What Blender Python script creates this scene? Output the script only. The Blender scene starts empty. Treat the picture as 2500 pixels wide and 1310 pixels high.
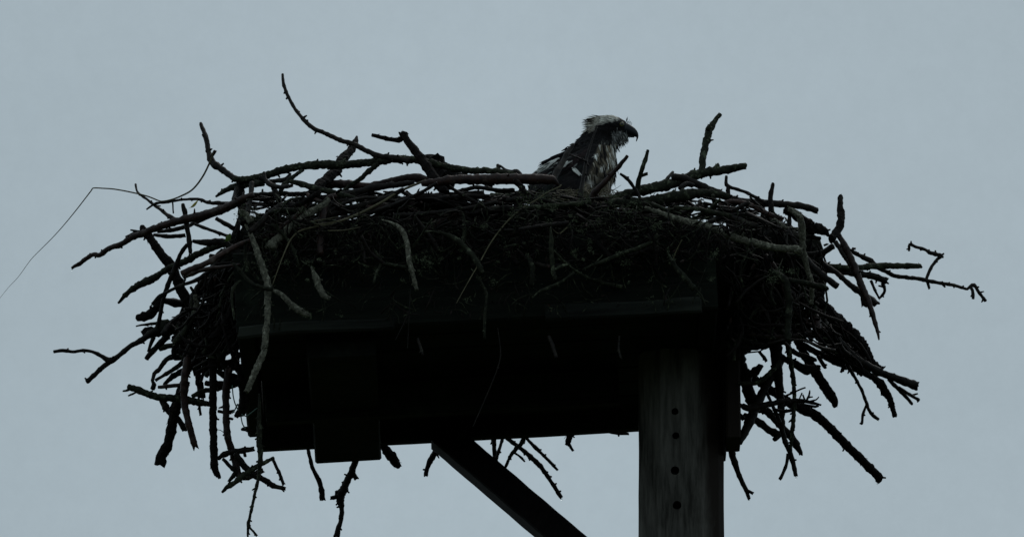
import bpy, math, random
from mathutils import Vector, noise, Matrix
R = math.radians
random.seed(7)
scene = bpy.context.scene
COL = scene.collection

# ------------------------------------------------------------------ camera
LENS, SENSOR = 380.0, 36.0
AIM = Vector((0, 0, 7.0)); CAM = Vector((0, -22.0, 1.5))
cd = bpy.data.cameras.new('camera'); cd.lens = LENS; cd.sensor_width = SENSOR
cd.clip_start = 0.1; cd.clip_end = 9000
cam = bpy.data.objects.new('camera', cd); COL.objects.link(cam)
cam.location = CAM; cam.rotation_euler = (AIM - CAM).to_track_quat('-Z', 'Y').to_euler()
scene.camera = cam

# ------------------------------------------------------------------ sky and light
SUN_EL, SUN_AZ = R(48), R(20)            # sun veiled by cloud, behind the nest and high
w = bpy.data.worlds.new('World'); scene.world = w; w.use_nodes = True
nt = w.node_tree; nt.nodes.clear()
N = nt.nodes.new; Lk = nt.links.new
out = N('ShaderNodeOutputWorld'); bg = N('ShaderNodeBackground'); sky = N('ShaderNodeTexSky')
sky.sky_type = 'NISHITA'; sky.sun_disc = False; sky.sun_elevation = SUN_EL; sky.sun_rotation = SUN_AZ
sky.dust_density = 4; sky.air_density = 1.0
tc = N('ShaderNodeTexCoord'); mp = N('ShaderNodeMapping'); mp.inputs['Scale'].default_value = (9, 9, 16)
nz = N('ShaderNodeTexNoise'); nz.inputs['Scale'].default_value = 1.3; nz.inputs['Detail'].default_value = 4
ramp = N('ShaderNodeValToRGB')           # the even cloud layer, only faintly uneven
ramp.color_ramp.elements[0].position = 0.3; ramp.color_ramp.elements[1].position = 0.7
ramp.color_ramp.elements[0].color = (3.36, 4.14, 4.60, 1); ramp.color_ramp.elements[1].color = (3.66, 4.46, 4.96, 1)
mix = N('ShaderNodeMixRGB'); mix.inputs['Fac'].default_value = 0.97
Lk(tc.outputs['Generated'], mp.inputs['Vector']); Lk(mp.outputs[0], nz.inputs['Vector']); Lk(nz.outputs['Fac'], ramp.inputs['Fac'])
Lk(sky.outputs[0], mix.inputs[1]); Lk(ramp.outputs[0], mix.inputs[2])
nf = N('ShaderNodeTexNoise'); nf.inputs['Scale'].default_value = 420; nf.inputs['Detail'].default_value = 5; nf.inputs['Roughness'].default_value = .8
mf = N('ShaderNodeMapRange'); mf.inputs['From Min'].default_value = .3; mf.inputs['From Max'].default_value = .7; mf.inputs['To Min'].default_value = .978; mf.inputs['To Max'].default_value = 1.022
Lk(tc.outputs['Generated'], nf.inputs['Vector']); Lk(nf.outputs['Fac'], mf.inputs['Value'])
gd = (AIM - CAM).normalized(); gd = (gd + Vector((-.004, 0, -.012))).normalized()
dt = N('ShaderNodeVectorMath'); dt.operation = 'DISTANCE'; dt.inputs[1].default_value = gd; Lk(tc.outputs['Generated'], dt.inputs[0])
mg = N('ShaderNodeMapRange'); mg.interpolation_type = 'SMOOTHERSTEP'; mg.inputs['From Min'].default_value = 0; mg.inputs['From Max'].default_value = .055; mg.inputs['To Min'].default_value = 1.085; mg.inputs['To Max'].default_value = 1.0
Lk(dt.outputs['Value'], mg.inputs['Value'])
mm = N('ShaderNodeMath'); mm.operation = 'MULTIPLY'; Lk(mf.outputs[0], mm.inputs[0]); Lk(mg.outputs[0], mm.inputs[1])
sc_ = N('ShaderNodeVectorMath'); sc_.operation = 'SCALE'; Lk(mix.outputs[0], sc_.inputs[0]); Lk(mm.outputs[0], sc_.inputs['Scale'])
Lk(sc_.outputs[0], bg.inputs['Color']); bg.inputs['Strength'].default_value = 0.1
Lk(bg.outputs[0], out.inputs['Surface'])
sl = bpy.data.lights.new('sun', 'SUN'); sl.energy = 0.5; sl.angle = R(25); sl.color = (1, .97, .93)
so = bpy.data.objects.new('sun', sl); COL.objects.link(so); so.location = (5, 20, 30)
sd = Vector((math.sin(SUN_AZ) * math.cos(SUN_EL), math.cos(SUN_AZ) * math.cos(SUN_EL), math.sin(SUN_EL)))
so.rotation_euler = sd.to_track_quat('Z', 'Y').to_euler()
vs = scene.view_settings; vs.view_transform = 'Standard'; vs.look = 'None'; vs.exposure = 0; vs.gamma = 1
vs.use_curve_mapping = False

# ------------------------------------------------------------------ measuring: a picture point + a depth -> a place
FWD = (AIM - CAM).normalized(); RT = Vector((1, 0, 0)); UP = RT.cross(FWD)
def P(px, py, y=0.0):
    d = FWD + RT * ((px - 1250) / 2500 * SENSOR / LENS) + UP * ((655 - py) / 2500 * SENSOR / LENS)
    return CAM + d * ((y - CAM.y) / d.y)
PX = (AIM - CAM).length * SENSOR / LENS / 2500       # metres per picture point at the nest

# ------------------------------------------------------------------ helpers
def link(name, me, parent=None, mats=()):
    o = bpy.data.objects.new(name, me); COL.objects.link(o)
    for m in mats: me.materials.append(m)
    if parent: o.parent = parent
    return o
class MB:
    def __init__(s): s.v = []; s.f = []; s.m = []; s.c = []
    def face(s, idx, m=0): s.f.append(tuple(idx)); s.m.append(m)
    def build(s, name, mats, parent=None, smooth=True, local=None):
        me = bpy.data.meshes.new(name)
        vv = s.v if local is None else [v - local for v in s.v]
        me.from_pydata([tuple(v) for v in vv], [], s.f); me.update()
        me.polygons.foreach_set('material_index', s.m)
        me.polygons.foreach_set('use_smooth', [smooth] * len(s.f))
        if s.c:
            a = me.color_attributes.new('tint', 'FLOAT_COLOR', 'POINT')
            a.data.foreach_set('color', [k for c in s.c for k in (c[0], c[1], c[2], 1.0)])
        return link(name, me, parent, mats)
def tag(o, label=None, cat=None, group=None, kind=None):
    for k, v in (('label', label), ('category', cat), ('group', group), ('kind', kind)):
        if v: o[k] = v
    return o
def empty(name, loc, rot=(0, 0, 0)):
    o = bpy.data.objects.new(name, None); COL.objects.link(o); o.location = loc; o.rotation_euler = rot
    o.empty_display_size = .1
    return o

# ------------------------------------------------------------------ materials
def mat(name, c0, c1, scale=(60, 60, 60), c2=None, f2=(.56, .66), s2=25, sc2=None, rough=.6, bump=.4, bscale=300, spec=.35, vary=.25, bdist=.002):
    m = bpy.data.materials.new(name); m.use_nodes = True; t = m.node_tree; b = t.nodes['Principled BSDF']
    n = t.nodes.new; l = t.links.new
    co = n('ShaderNodeTexCoord'); mpp = n('ShaderNodeMapping'); mpp.inputs['Scale'].default_value = scale
    l(co.outputs['Object'], mpp.inputs[0])
    oi = n('ShaderNodeObjectInfo')
    n1 = n('ShaderNodeTexNoise'); n1.inputs['Scale'].default_value = 1; n1.inputs['Detail'].default_value = 6; n1.inputs['Roughness'].default_value = .65
    l(mpp.outputs[0], n1.inputs['Vector'])
    r = n('ShaderNodeValToRGB'); r.color_ramp.elements[0].position = .35; r.color_ramp.elements[1].position = .68
    r.color_ramp.elements[0].color = (*c0, 1); r.color_ramp.elements[1].color = (*c1, 1)
    l(n1.outputs['Fac'], r.inputs[0]); cur = r.outputs[0]
    if c2:
        n2 = n('ShaderNodeTexNoise'); n2.inputs['Scale'].default_value = s2; n2.inputs['Detail'].default_value = 5; n2.inputs['Roughness'].default_value = .7
        l(co.outputs['Object'], n2.inputs['Vector'])
        if sc2:
            mq = n('ShaderNodeMapping'); mq.inputs['Scale'].default_value = sc2; mq.inputs['Location'].default_value = (.35, 0, 1.1); l(co.outputs['Object'], mq.inputs[0]); l(mq.outputs[0], n2.inputs['Vector'])
        r2 = n('ShaderNodeValToRGB'); r2.color_ramp.elements[0].position = f2[0]; r2.color_ramp.elements[1].position = f2[1]
        l(n2.outputs['Fac'], r2.inputs[0])
        mx = n('ShaderNodeMixRGB'); l(r2.outputs[0], mx.inputs[0]); l(cur, mx.inputs[1]); mx.inputs[2].default_value = (*c2, 1)
        cur = mx.outputs[0]
    if vary:
        hs = n('ShaderNodeHueSaturation'); ma = n('ShaderNodeMapRange')
        ma.inputs['To Min'].default_value = 1 - vary; ma.inputs['To Max'].default_value = 1 + vary * 1.6
        l(oi.outputs['Random'], ma.inputs['Value']); l(ma.outputs[0], hs.inputs['Value']); l(cur, hs.inputs['Color']); cur = hs.outputs[0]
    l(cur, b.inputs['Base Color'])
    b.inputs['Roughness'].default_value = rough; b.inputs['Specular IOR Level'].default_value = spec
    n3 = n('ShaderNodeTexNoise'); n3.inputs['Scale'].default_value = bscale; n3.inputs['Detail'].default_value = 4
    l(co.outputs['Object'], n3.inputs['Vector'])
    bp = n('ShaderNodeBump'); bp.inputs['Strength'].default_value = bump; bp.inputs['Distance'].default_value = bdist
    l(n3.outputs['Fac'], bp.inputs['Height']); l(bp.outputs[0], b.inputs['Normal'])
    return m
M = {}
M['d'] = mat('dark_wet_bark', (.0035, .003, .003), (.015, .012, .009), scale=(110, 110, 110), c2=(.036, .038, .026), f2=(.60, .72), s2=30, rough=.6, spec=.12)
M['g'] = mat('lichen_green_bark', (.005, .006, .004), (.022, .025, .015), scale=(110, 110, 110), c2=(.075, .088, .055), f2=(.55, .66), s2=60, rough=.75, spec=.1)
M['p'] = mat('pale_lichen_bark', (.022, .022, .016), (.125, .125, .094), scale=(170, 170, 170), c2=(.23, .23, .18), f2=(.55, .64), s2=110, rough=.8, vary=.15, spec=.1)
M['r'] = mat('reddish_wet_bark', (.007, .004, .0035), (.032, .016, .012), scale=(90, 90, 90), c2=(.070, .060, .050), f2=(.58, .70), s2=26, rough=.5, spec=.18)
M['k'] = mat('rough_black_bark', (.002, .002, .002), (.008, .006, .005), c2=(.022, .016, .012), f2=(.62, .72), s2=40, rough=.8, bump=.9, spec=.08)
M['s'] = mat('dry_straw', (.05, .048, .026), (.12, .108, .065), rough=.55, spec=.12, bump=.1, vary=.15)
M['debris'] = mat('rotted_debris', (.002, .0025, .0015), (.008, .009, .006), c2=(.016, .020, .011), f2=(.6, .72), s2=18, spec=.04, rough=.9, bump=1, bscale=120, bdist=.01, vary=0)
M['moss'] = mat('grey_green_lichen', (.03, .038, .022), (.12, .14, .09), spec=.06, rough=.95, bump=.6, vary=.2)
M['cut'] = mat('splintered_heartwood', (.09, .06, .02), (.24, .17, .055), rough=.7, bump=.5)
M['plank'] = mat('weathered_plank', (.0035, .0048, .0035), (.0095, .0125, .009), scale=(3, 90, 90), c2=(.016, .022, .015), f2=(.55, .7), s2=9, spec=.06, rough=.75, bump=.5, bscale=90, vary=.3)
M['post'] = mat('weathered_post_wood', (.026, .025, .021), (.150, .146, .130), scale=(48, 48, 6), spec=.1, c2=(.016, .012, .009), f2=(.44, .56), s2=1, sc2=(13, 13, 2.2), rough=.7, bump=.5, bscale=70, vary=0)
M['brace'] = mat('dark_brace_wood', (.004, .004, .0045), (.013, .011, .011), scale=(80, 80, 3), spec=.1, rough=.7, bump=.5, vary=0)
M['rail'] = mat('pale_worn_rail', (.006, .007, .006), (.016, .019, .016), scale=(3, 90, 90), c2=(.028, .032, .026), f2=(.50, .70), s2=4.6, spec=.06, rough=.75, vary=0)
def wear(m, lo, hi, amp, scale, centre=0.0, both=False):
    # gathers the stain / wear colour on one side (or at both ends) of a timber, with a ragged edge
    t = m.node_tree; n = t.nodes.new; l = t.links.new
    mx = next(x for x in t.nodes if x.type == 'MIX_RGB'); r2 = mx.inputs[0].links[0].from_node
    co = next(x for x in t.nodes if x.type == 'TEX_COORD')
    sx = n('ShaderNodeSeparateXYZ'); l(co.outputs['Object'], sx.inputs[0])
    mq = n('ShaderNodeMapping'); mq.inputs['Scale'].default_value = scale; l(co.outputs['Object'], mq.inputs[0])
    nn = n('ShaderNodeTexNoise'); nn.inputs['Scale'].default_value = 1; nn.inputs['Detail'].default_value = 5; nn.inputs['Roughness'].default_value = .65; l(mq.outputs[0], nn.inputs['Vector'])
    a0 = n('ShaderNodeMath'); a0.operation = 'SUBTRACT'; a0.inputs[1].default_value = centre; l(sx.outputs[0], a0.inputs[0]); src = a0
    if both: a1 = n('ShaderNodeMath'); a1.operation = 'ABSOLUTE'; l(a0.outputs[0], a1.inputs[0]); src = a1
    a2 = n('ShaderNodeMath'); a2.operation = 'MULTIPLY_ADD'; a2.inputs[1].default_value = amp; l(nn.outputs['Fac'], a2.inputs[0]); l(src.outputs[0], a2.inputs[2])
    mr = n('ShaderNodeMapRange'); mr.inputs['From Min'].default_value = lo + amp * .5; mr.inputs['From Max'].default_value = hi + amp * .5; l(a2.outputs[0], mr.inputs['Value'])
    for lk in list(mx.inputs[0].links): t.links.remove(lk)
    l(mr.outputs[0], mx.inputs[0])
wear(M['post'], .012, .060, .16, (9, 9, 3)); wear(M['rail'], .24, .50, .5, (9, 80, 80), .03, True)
M['ground'] = mat('short_grass', (.018, .026, .010), (.045, .055, .022), scale=(.4, .4, .4), rough=1, bump=.3, bscale=4, vary=0, bdist=.05, spec=.1)
M['leaf'] = mat('yellow_leaf', (.26, .24, .03), (.42, .38, .06), rough=.5, bump=.1, vary=0)
M['greenleaf'] = mat('green_leaf', (.06, .12, .012), (.10, .18, .02), rough=.45, bump=.1, vary=0)
M['twine'] = mat('green_twine', (.03, .06, .05), (.06, .11, .09), rough=.5, bump=.1, vary=.1)
M['bolt'] = mat('black_hole_steel', (.004, .004, .004), (.010, .010, .010), rough=.6, vary=0)

# ------------------------------------------------------------------ ground
gm = MB(); n_ = 24
for j in range(n_ + 1):
    for i in range(n_ + 1):
        fx = (i / n_ * 2 - 1); fy = (j / n_ * 2 - 1)
        x = math.copysign(abs(fx) ** 2.2, fx) * 4000; y = math.copysign(abs(fy) ** 2.2, fy) * 4000
        gm.v.append(Vector((x, y, -0.12 + .06 * noise.noise(Vector((x * .3, y * .3, 0))))))
for j in range(n_):
    for i in range(n_):
        a = j * (n_ + 1) + i; gm.face((a, a + 1, a + n_ + 2, a + n_ + 1))
tag(gm.build('ground', [M['ground']]), kind='structure')

# ------------------------------------------------------------------ wooden platform
def rbox(x0, x1, y0, y1, z0, z1, nx=1, ny=1, nz=1, bev=.004, wob=.0015, seed=0):
    """a sawn board: chamfered box whose long faces are cut up and slightly uneven"""
    mb = MB()
    def ring(t, axis):
        pass
    # long axis = the one with most cuts
    dims = [(x0, x1), (y0, y1), (z0, z1)]; ns = [nx, ny, nz]
    ax = max(range(3), key=lambda k: dims[k][1] - dims[k][0]); n = max(2, ns[ax])
    b1, b2 = [k for k in range(3) if k != ax]
    (a0, a1), (c0, c1) = dims[b1], dims[b2]
    sec = [(a0 + bev, c0), (a1 - bev, c0), (a1, c0 + bev), (a1, c1 - bev), (a1 - bev, c1), (a0 + bev, c1), (a0, c1 - bev), (a0, c0 + bev)]
    for i in range(n + 1):
        t = dims[ax][0] + (dims[ax][1] - dims[ax][0]) * i / n
        for (p, q) in sec:
            v = [0, 0, 0]; v[ax] = t; v[b1] = p; v[b2] = q
            vv = Vector(v)
            vv += Vector([wob * noise.noise(vv * 9 + Vector((seed + k * 11, 0, 0))) * (0 if (k == ax) else 1) for k in range(3)])
            if i in (0, n): vv[ax] += wob * 1.5 * noise.noise(Vector((p * 60, q * 60, seed)))
            mb.v.append(vv)
    for i in range(n):
        for k in range(8):
            a = i * 8 + k; b = i * 8 + (k + 1) % 8; mb.face((a, b, b + 8, a + 8))
    mb.face(range(7, -1, -1)); mb.face(range(n * 8, n * 8 + 8))
    return mb
A = P(580, 830, -.5); B = P(1755, 765, -.5)
W_ = (B - A).length; TILT = math.atan2(B.z - A.z, B.x - A.x)
pc = (A + B) / 2; pc.y = 0
plat = empty('wooden_platform', (P(1665, 900, 0).x, 0, 0))
tag(plat, 'dark weathered wooden platform on a thick post, holding up the stick nest', 'platform')
Mx = Matrix.Translation(pc) @ Matrix.Rotation(-TILT, 4, 'Y')
def board(name, x0, x1, y0, y1, z0, z1, m='plank', seed=0, **k):
    mb = rbox(x0, x1, y0, y1, z0, z1, 20, 16, 16, seed=seed, **k)
    o = mb.build(name, [M[m]], plat, smooth=False)
    o.matrix_parent_inverse = plat.matrix_basis.inverted() if False else Matrix.Translation(-Vector(plat.location))
    o.matrix_basis = Mx
    return o
h = W_ / 2
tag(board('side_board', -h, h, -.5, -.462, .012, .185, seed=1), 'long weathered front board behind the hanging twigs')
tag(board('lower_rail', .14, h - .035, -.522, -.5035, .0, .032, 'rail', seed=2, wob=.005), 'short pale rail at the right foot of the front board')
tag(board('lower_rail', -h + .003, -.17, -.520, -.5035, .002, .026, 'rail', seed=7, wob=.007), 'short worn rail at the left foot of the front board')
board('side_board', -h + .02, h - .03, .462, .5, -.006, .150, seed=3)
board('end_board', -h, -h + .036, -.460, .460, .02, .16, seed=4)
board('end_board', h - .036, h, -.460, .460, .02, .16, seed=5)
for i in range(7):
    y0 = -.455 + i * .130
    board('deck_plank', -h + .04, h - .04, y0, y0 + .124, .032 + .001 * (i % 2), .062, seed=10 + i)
c1 = Vector((P(848, 1130, .5).x - pc.x, 0, 0)).x
board('under_batten', c1 - .071, c1 + .071, -.44, .515, -.032, .0295, seed=30)
board('joist', -h + .045, h - .2, .05, .088, -.045, .030, seed=31)
def wboard(name, pts, m, bev=.012, nseg=30, seed=0):
    pass
# post (upright, chamfered square timber), world coordinates
pxl, pxr = P(1560, 1180, -.09).x, P(1768, 1180, -.09).x
ptop = (Mx @ Vector(((pxl + pxr) / 2 - pc.x, 0, .03))).z
mb = MB(); cxp = (pxl + pxr) / 2; hw = (pxr - pxl) / 2; ch = .045; nzs = 150
sec = [(-hw + ch, -hw), (-hw + ch + (2 * hw - 2 * ch) / 2, -hw - .004), (hw - ch, -hw), (hw - .012, -hw + .028), (hw, -hw + ch), (hw, hw - ch), (hw - ch, hw), (-hw + ch, hw), (-hw, hw - ch), (-hw, -hw + ch), (-hw + .012, -hw + .028)]
K = len(sec)
for i in range(nzs + 1):
    z = -.3 + (ptop + .3) * i / nzs
    wd = 1 + (.012 * max(0, min(1, (ptop - z - .25) / .4)))
    for k, (x, y) in enumerate(sec):
        q = Vector((x * wd, y, z)); f = noise.noise(Vector((k * 3.1, z * 2.0, 5))) * .0022 + noise.noise(Vector((k * 3.1, z * 14, 9))) * .0016
        mb.v.append(Vector((cxp + q.x * (1 + f / hw), q.y * (1 + f / hw), z)))
for i in range(nzs):
    for k in range(K):
        a = i * K + k; b = i * K + (k + 1) % K; mb.face((a, b, b + K, a + K))
mb.face(range(K - 1, -1, -1)); mb.face(range(nzs * K, nzs * K + K))
loc = Vector(plat.location)
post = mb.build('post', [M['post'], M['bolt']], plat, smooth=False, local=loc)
tag(post, 'thick square grey post with round bolt holes')
# bored bolt holes
cut = MB()
for (x, y) in ((1648, 1147), (1653, 1232), (1648, 1003), (1650, 1062)):
    c = P(x, y, -hw - .004); r = (10.5 if y > 1100 else 8.5) * PX; s0 = len(cut.v)
    for yy in (-hw - .03, -hw + .05):
        for k in range(20): cut.v.append(Vector((c.x + r * math.cos(k / 20 * 6.2832), yy, c.z + r * math.sin(k / 20 * 6.2832))))
    for k in range(20):
        cut.face((s0 + k, s0 + (k + 1) % 20, s0 + 20 + (k + 1) % 20, s0 + 20 + k), 1)
    cut.face(range(s0 + 19, s0 - 1, -1), 1); cut.face(range(s0 + 20, s0 + 40), 1)
co_ = cut.build('cutter', [M['post'], M['bolt']], smooth=False)
import bmesh
bmm = bmesh.new(); bmm.from_mesh(co_.data); bmesh.ops.recalc_face_normals(bmm, faces=bmm.faces); bmm.to_mesh(co_.data); bmm.free()
bmm = bmesh.new(); bmm.from_mesh(post.data); bmesh.ops.recalc_face_normals(bmm, faces=bmm.faces); bmm.to_mesh(post.data); bmm.free()
md = post.modifiers.new('b', 'BOOLEAN'); md.object = co_; md.operation = 'DIFFERENCE'; md.solver = 'EXACT'
bpy.context.view_layer.update()
dg = bpy.context.evaluated_depsgraph_get()
nm = bpy.data.meshes.new_from_object(post.evaluated_get(dg)); post.modifiers.clear(); post.data = nm
bpy.data.objects.remove(co_)
# sunk bolt ends at the bottom of each hole
for (x, y) in ((1648, 1147), (1653, 1232), (1648, 1003), (1650, 1062)):
    c = P(x, y, -hw); bb = MB()
    for yy, rr in ((-hw + .049, 8), (-hw + .036, 8), (-hw + .033, 6)):
        for k in range(6): bb.v.append(Vector((c.x + rr * .75 * PX * math.cos(k * 1.0472), yy, c.z + rr * .75 * PX * math.sin(k * 1.0472))))
    for j in (0, 6):
        for k in range(6): bb.face((j + k, j + (k + 1) % 6, j + 6 + (k + 1) % 6, j + 6 + k))
    bb.face(range(12, 18))
    bb.build('bolt', [M['bolt']], plat, smooth=False, local=loc)
# brace: slanting timber from the deck down to the post
b0 = P(1078, 1062, .44); b1 = P(1600, 1506, .03); dr = (b1 - b0).normalized(); nr = Vector((-dr.z, 0, dr.x)).normalized()
L = (b1 - b0).length; wdt = 35 * PX; mb = MB()
for i in range(31):
    c = b0 + dr * L * i / 30
    for (a, b) in ((-1, -.04), (-.9, -.045), (.9, -.045), (1, -.04), (1, .04), (.9, .045), (-.9, .045), (-1, .04)):
        f = 1 + .035 * noise.noise(Vector((i * .5, a * 2, b * 30)))
        mb.v.append(c + nr * a * wdt * f + Vector((0, b, 0)))
for i in range(30):
    for k in range(8):
        a = i * 8 + k; b = i * 8 + (k + 1) % 8; mb.face((a, b, b + 8, a + 8))
mb.face(range(7, -1, -1)); mb.face(range(240, 248))
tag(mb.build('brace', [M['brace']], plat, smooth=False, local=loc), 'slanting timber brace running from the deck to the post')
# block bolted to the right side of the post
q0 = P(1772, 870, -.12); q1 = P(1809, 1066, -.12)
mb = rbox(q0.x, q1.x, -.12, .01, q1.z, q0.z + .03, nz=8, seed=50)
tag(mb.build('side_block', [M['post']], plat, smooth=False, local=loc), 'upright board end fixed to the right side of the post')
mb = rbox(pxr - .002, q0.x + .001, -.06, .02, q1.z - .02, q0.z + .03, nz=8, seed=51)
mb.build('packing_strip', [M['brace']], plat, smooth=False, local=loc)

# ------------------------------------------------------------------ nest sticks
NEST = P(1260, 640, 0); NEST.y = 0; NEST.z = (Mx @ Vector((0, 0, .062))).z
nest = empty('osprey_nest', NEST)
tag(nest, 'huge ragged nest of dark sticks and twigs heaped on the wooden platform', 'nest')
def parse(s):
    res = []
    for br in s.split('/'):
        pts = []; r = 5.0
        for tok in br.split():
            a = [float(k) for k in tok.split(',')]
            if len(a) > 2: r = a[2]
            pts.append((a[0], a[1], r))
        res.append(pts)
    return res
def spline(pts, step):
    o = []
    n = len(pts)
    for i in range(n - 1):
        p0 = pts[max(0, i - 1)]; p1 = pts[i]; p2 = pts[i + 1]; p3 = pts[min(n - 1, i + 2)]
        d = math.dist(p1[:2], p2[:2]); k = max(1, int(d / step))
        for j in range(k):
            t = j / k
            o.append(tuple(.5 * ((2 * b) + (-a + c) * t + (2 * a - 5 * b + 4 * c - e) * t * t + (-a + 3 * b - 3 * c + e) * t ** 3) if q < 2 else b + (c - b) * t
                           for q, (a, b, c, e) in enumerate(zip(p0, p1, p2, p3))))
    o.append(tuple(pts[-1])); return o
def tube(mb, pts, rad, sides=8, rough=.12, seed=0, m=0, cap=None, endm=None):
    n = len(pts); nrm = None; base = len(mb.v)
    for i in range(n):
        t = (pts[min(i + 1, n - 1)] - pts[max(i - 1, 0)])
        t = t.normalized() if t.length > 1e-9 else Vector((0, 0, 1))
        if nrm is None:
            nrm = t.cross(Vector((0, 1, 0)))
            if nrm.length < .1: nrm = t.cross(Vector((1, 0, 0)))
        nrm = (nrm - t * nrm.dot(t)).normalized(); bi = t.cross(nrm)
        for k in range(sides):
            a = k / sides * 6.28319
            q = nrm * math.cos(a) + bi * math.sin(a)
            rr = rad[i]
            if rough:
                w3 = pts[i] * 85 + q * .9 + Vector((seed * 3.7, 0, 0))
                rr *= 1 + rough * (1.0 * noise.noise(w3) + 2.0 * noise.noise(w3 * 3.3))
            off = Vector((0, 0, 0))
            if cap and i == n - 1: off = t * rad[i] * cap * (random.random() - .2)
            mb.v.append(pts[i] + q * rr + off)
    for i in range(n - 1):
        for k in range(sides):
            a = base + i * sides + k; b = base + i * sides + (k + 1) % sides
            mb.face((a, b, b + sides, a + sides), m)
    # closed ends, slightly domed
    for e, s in ((0, 1), (n - 1, -1)):
        c = len(mb.v); t = (pts[min(1, n - 1)] - pts[0]) if e == 0 else (pts[-1] - pts[-2])
        t = t.normalized() * (-1 if e == 0 else 1)
        mb.v.append(pts[e] + t * rad[e] * .35)
        for k in range(sides):
            a = base + e * sides + k; b = base + e * sides + (k + 1) % sides
            mb.face((c, b, a) if s == 1 else (c, a, b), m if (endm is None or e == 0) else endm)
def tuft(mb, c, r, n, m=1, flat=1.0):
    for _ in range(n):
        d = Vector((random.gauss(0, 1), random.gauss(0, 1), random.gauss(0, 1))).normalized()
        p = c + d * r * random.uniform(.3, 1.1); s = r * random.uniform(.4, .95)
        u = Vector((random.gauss(0, 1), random.gauss(0, 1), random.gauss(0, 1))).normalized(); v = d.cross(u).normalized()
        b = len(mb.v); mb.v += [p - u * s * .6, p + v * s * .5, p + u * s + d * s * .7, p - v * s * .5]; mb.face((b, b + 1, b + 2, b + 3), m)
def make_stick(spec, kind, y0, y1, flags='', name=None, label=None, seed=None, step=4.5, parent=nest):
    """one natural stick: tapered knotty tubes with side shoots, buds and bark unevenness"""
    seed = seed if seed is not None else random.randint(0, 9999)
    rs = random.Random(seed); mb = MB(); brs = parse(spec) if isinstance(spec, str) else spec
    rough = {'d': .10, 'g': .17, 'p': .11, 'r': .06, 'k': .18, 's': .0, 't': .0}[kind]
    if 'n' in flags: rough *= .4
    main = brs[0]; x0, xa = main[0], main[-1]
    Ltot = sum(math.dist(main[i][:2], main[i + 1][:2]) for i in range(len(main) - 1)) or 1
    def depth(x, y):       # depth of a branch point from the nearest main point
        best = 1e9; acc = 0; f = 0
        for i in range(len(main) - 1):
            d = math.dist(main[i][:2], main[i + 1][:2]) or 1e-6
            t = max(0, min(1, ((x - main[i][0]) * (main[i + 1][0] - main[i][0]) + (y - main[i][1]) * (main[i + 1][1] - main[i][1])) / d / d))
            q = (main[i][0] + (main[i + 1][0] - main[i][0]) * t, main[i][1] + (main[i + 1][1] - main[i][1]) * t)
            e = math.dist(q, (x, y))
            if e < best: best = e; f = (acc + d * t) / Ltot
            acc += d
        return y0 + (y1 - y0) * f
    for bi_, pts in enumerate(brs):
        sp = spline(pts, step); n = len(sp); P3 = []; rad = []
        da = depth(*pts[0][:2]); ld = rs.uniform(-.5, .5)
        acc = 0
        kn = rs.uniform(15, 35)
        knots = []
        for i, (x, y, r) in enumerate(sp):
            if i: acc += math.dist(sp[i - 1][:2], (x, y))
            if bi_ == 0: d = y0 + (y1 - y0) * min(1, acc / Ltot)
            else: d = da + ld * acc * PX
            d += .012 * noise.noise(Vector((acc * .01, seed, 0)))
            j = 0 if rough == 0 else min(r, 7) * .11
            x += j * noise.noise(Vector((acc * .07, seed, 1))) * 2.0; y += j * noise.noise(Vector((acc * .07, seed, 2))) * 2.0
            rr = r * (1 + (.07 if rough else 0) * noise.noise(Vector((acc * .06, seed, 3))))
            if rough and acc > kn:
                knots.append(i); kn = acc + rs.uniform(14, 42) * (.6 if 'b' in flags else 1.2)
            P3.append(P(x, y, d)); rad.append(rr * PX)
        for i in knots:
            for o_, g in ((-1, 1.04), (0, 1.17), (1, 1.05)):
                if 0 <= i + o_ < n: rad[i + o_] *= g
        if kind in 's' or 't' in flags:
            for i in range(n): rad[i] *= .45 + .55 * min(1, (n - i) / (n * .6))
        if kind in 'pg' and y0 < -.55 and bi_ == 0:
            for i in range(n): rad[i] *= .88 * (.4 + .6 * min(1, i / (n * .22)))
        sides = 5 if max(rad) < 2.6 * PX else (7 if max(rad) < 6 * PX else 10)
        tube(mb, P3, rad, sides, rough, seed, cap=2.2 if 'c' in flags else (.9 if rough else None), endm=1 if 'e' in flags else None)
        # buds and short spurs
        for i in knots:
            if i < 1 or i > n - 2: continue
            if rs.random() < (.85 if 'b' in flags else .45):
                t = (P3[i + 1] - P3[i - 1]).normalized(); s = Vector((rs.gauss(0, 1), rs.gauss(0, .5), rs.gauss(0, 1))); s = (s - t * s.dot(t)).normalized()
                long_ = rs.random() < .14
                l = rad[i] * .9 + PX * (rs.uniform(3, 6) if long_ else rs.uniform(.5, 2.0))
                rb = max(min(rad[i] * .62, 3 * PX), 1.3 * PX); q = P3[i] + s * rad[i] * .2; dd = (s * .8 + t * rs.uniform(.1, .8)).normalized()
                tube(mb, [q, q + dd * l * .7, q + dd * l * 1.25], [rb * 1.15, rb * .9, rb * (.5 if long_ else .7)], 5, .1, seed)
        if kind == 'k' or 'f' in flags:      # loose flakes of bark standing off the wood
            for _ in range(int(n * .8)):
                i = rs.randrange(1, n - 1); t = (P3[i + 1] - P3[i - 1]).normalized(); s = Vector((rs.gauss(0, 1), rs.gauss(0, 1), rs.gauss(0, 1))); s = (s - t * s.dot(t)).normalized()
                q = P3[i] + s * rad[i] * .92; l = rs.uniform(2, 6) * PX; v = t.cross(s); b = len(mb.v)
                mb.v += [q - v * l * .4, q + v * l * .4, q + t * l * 1.3 + s * l * .6 + v * l * .2, q + t * l + s * l * .5 - v * l * .3]; mb.face((b, b + 1, b + 2, b + 3), 0)
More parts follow.
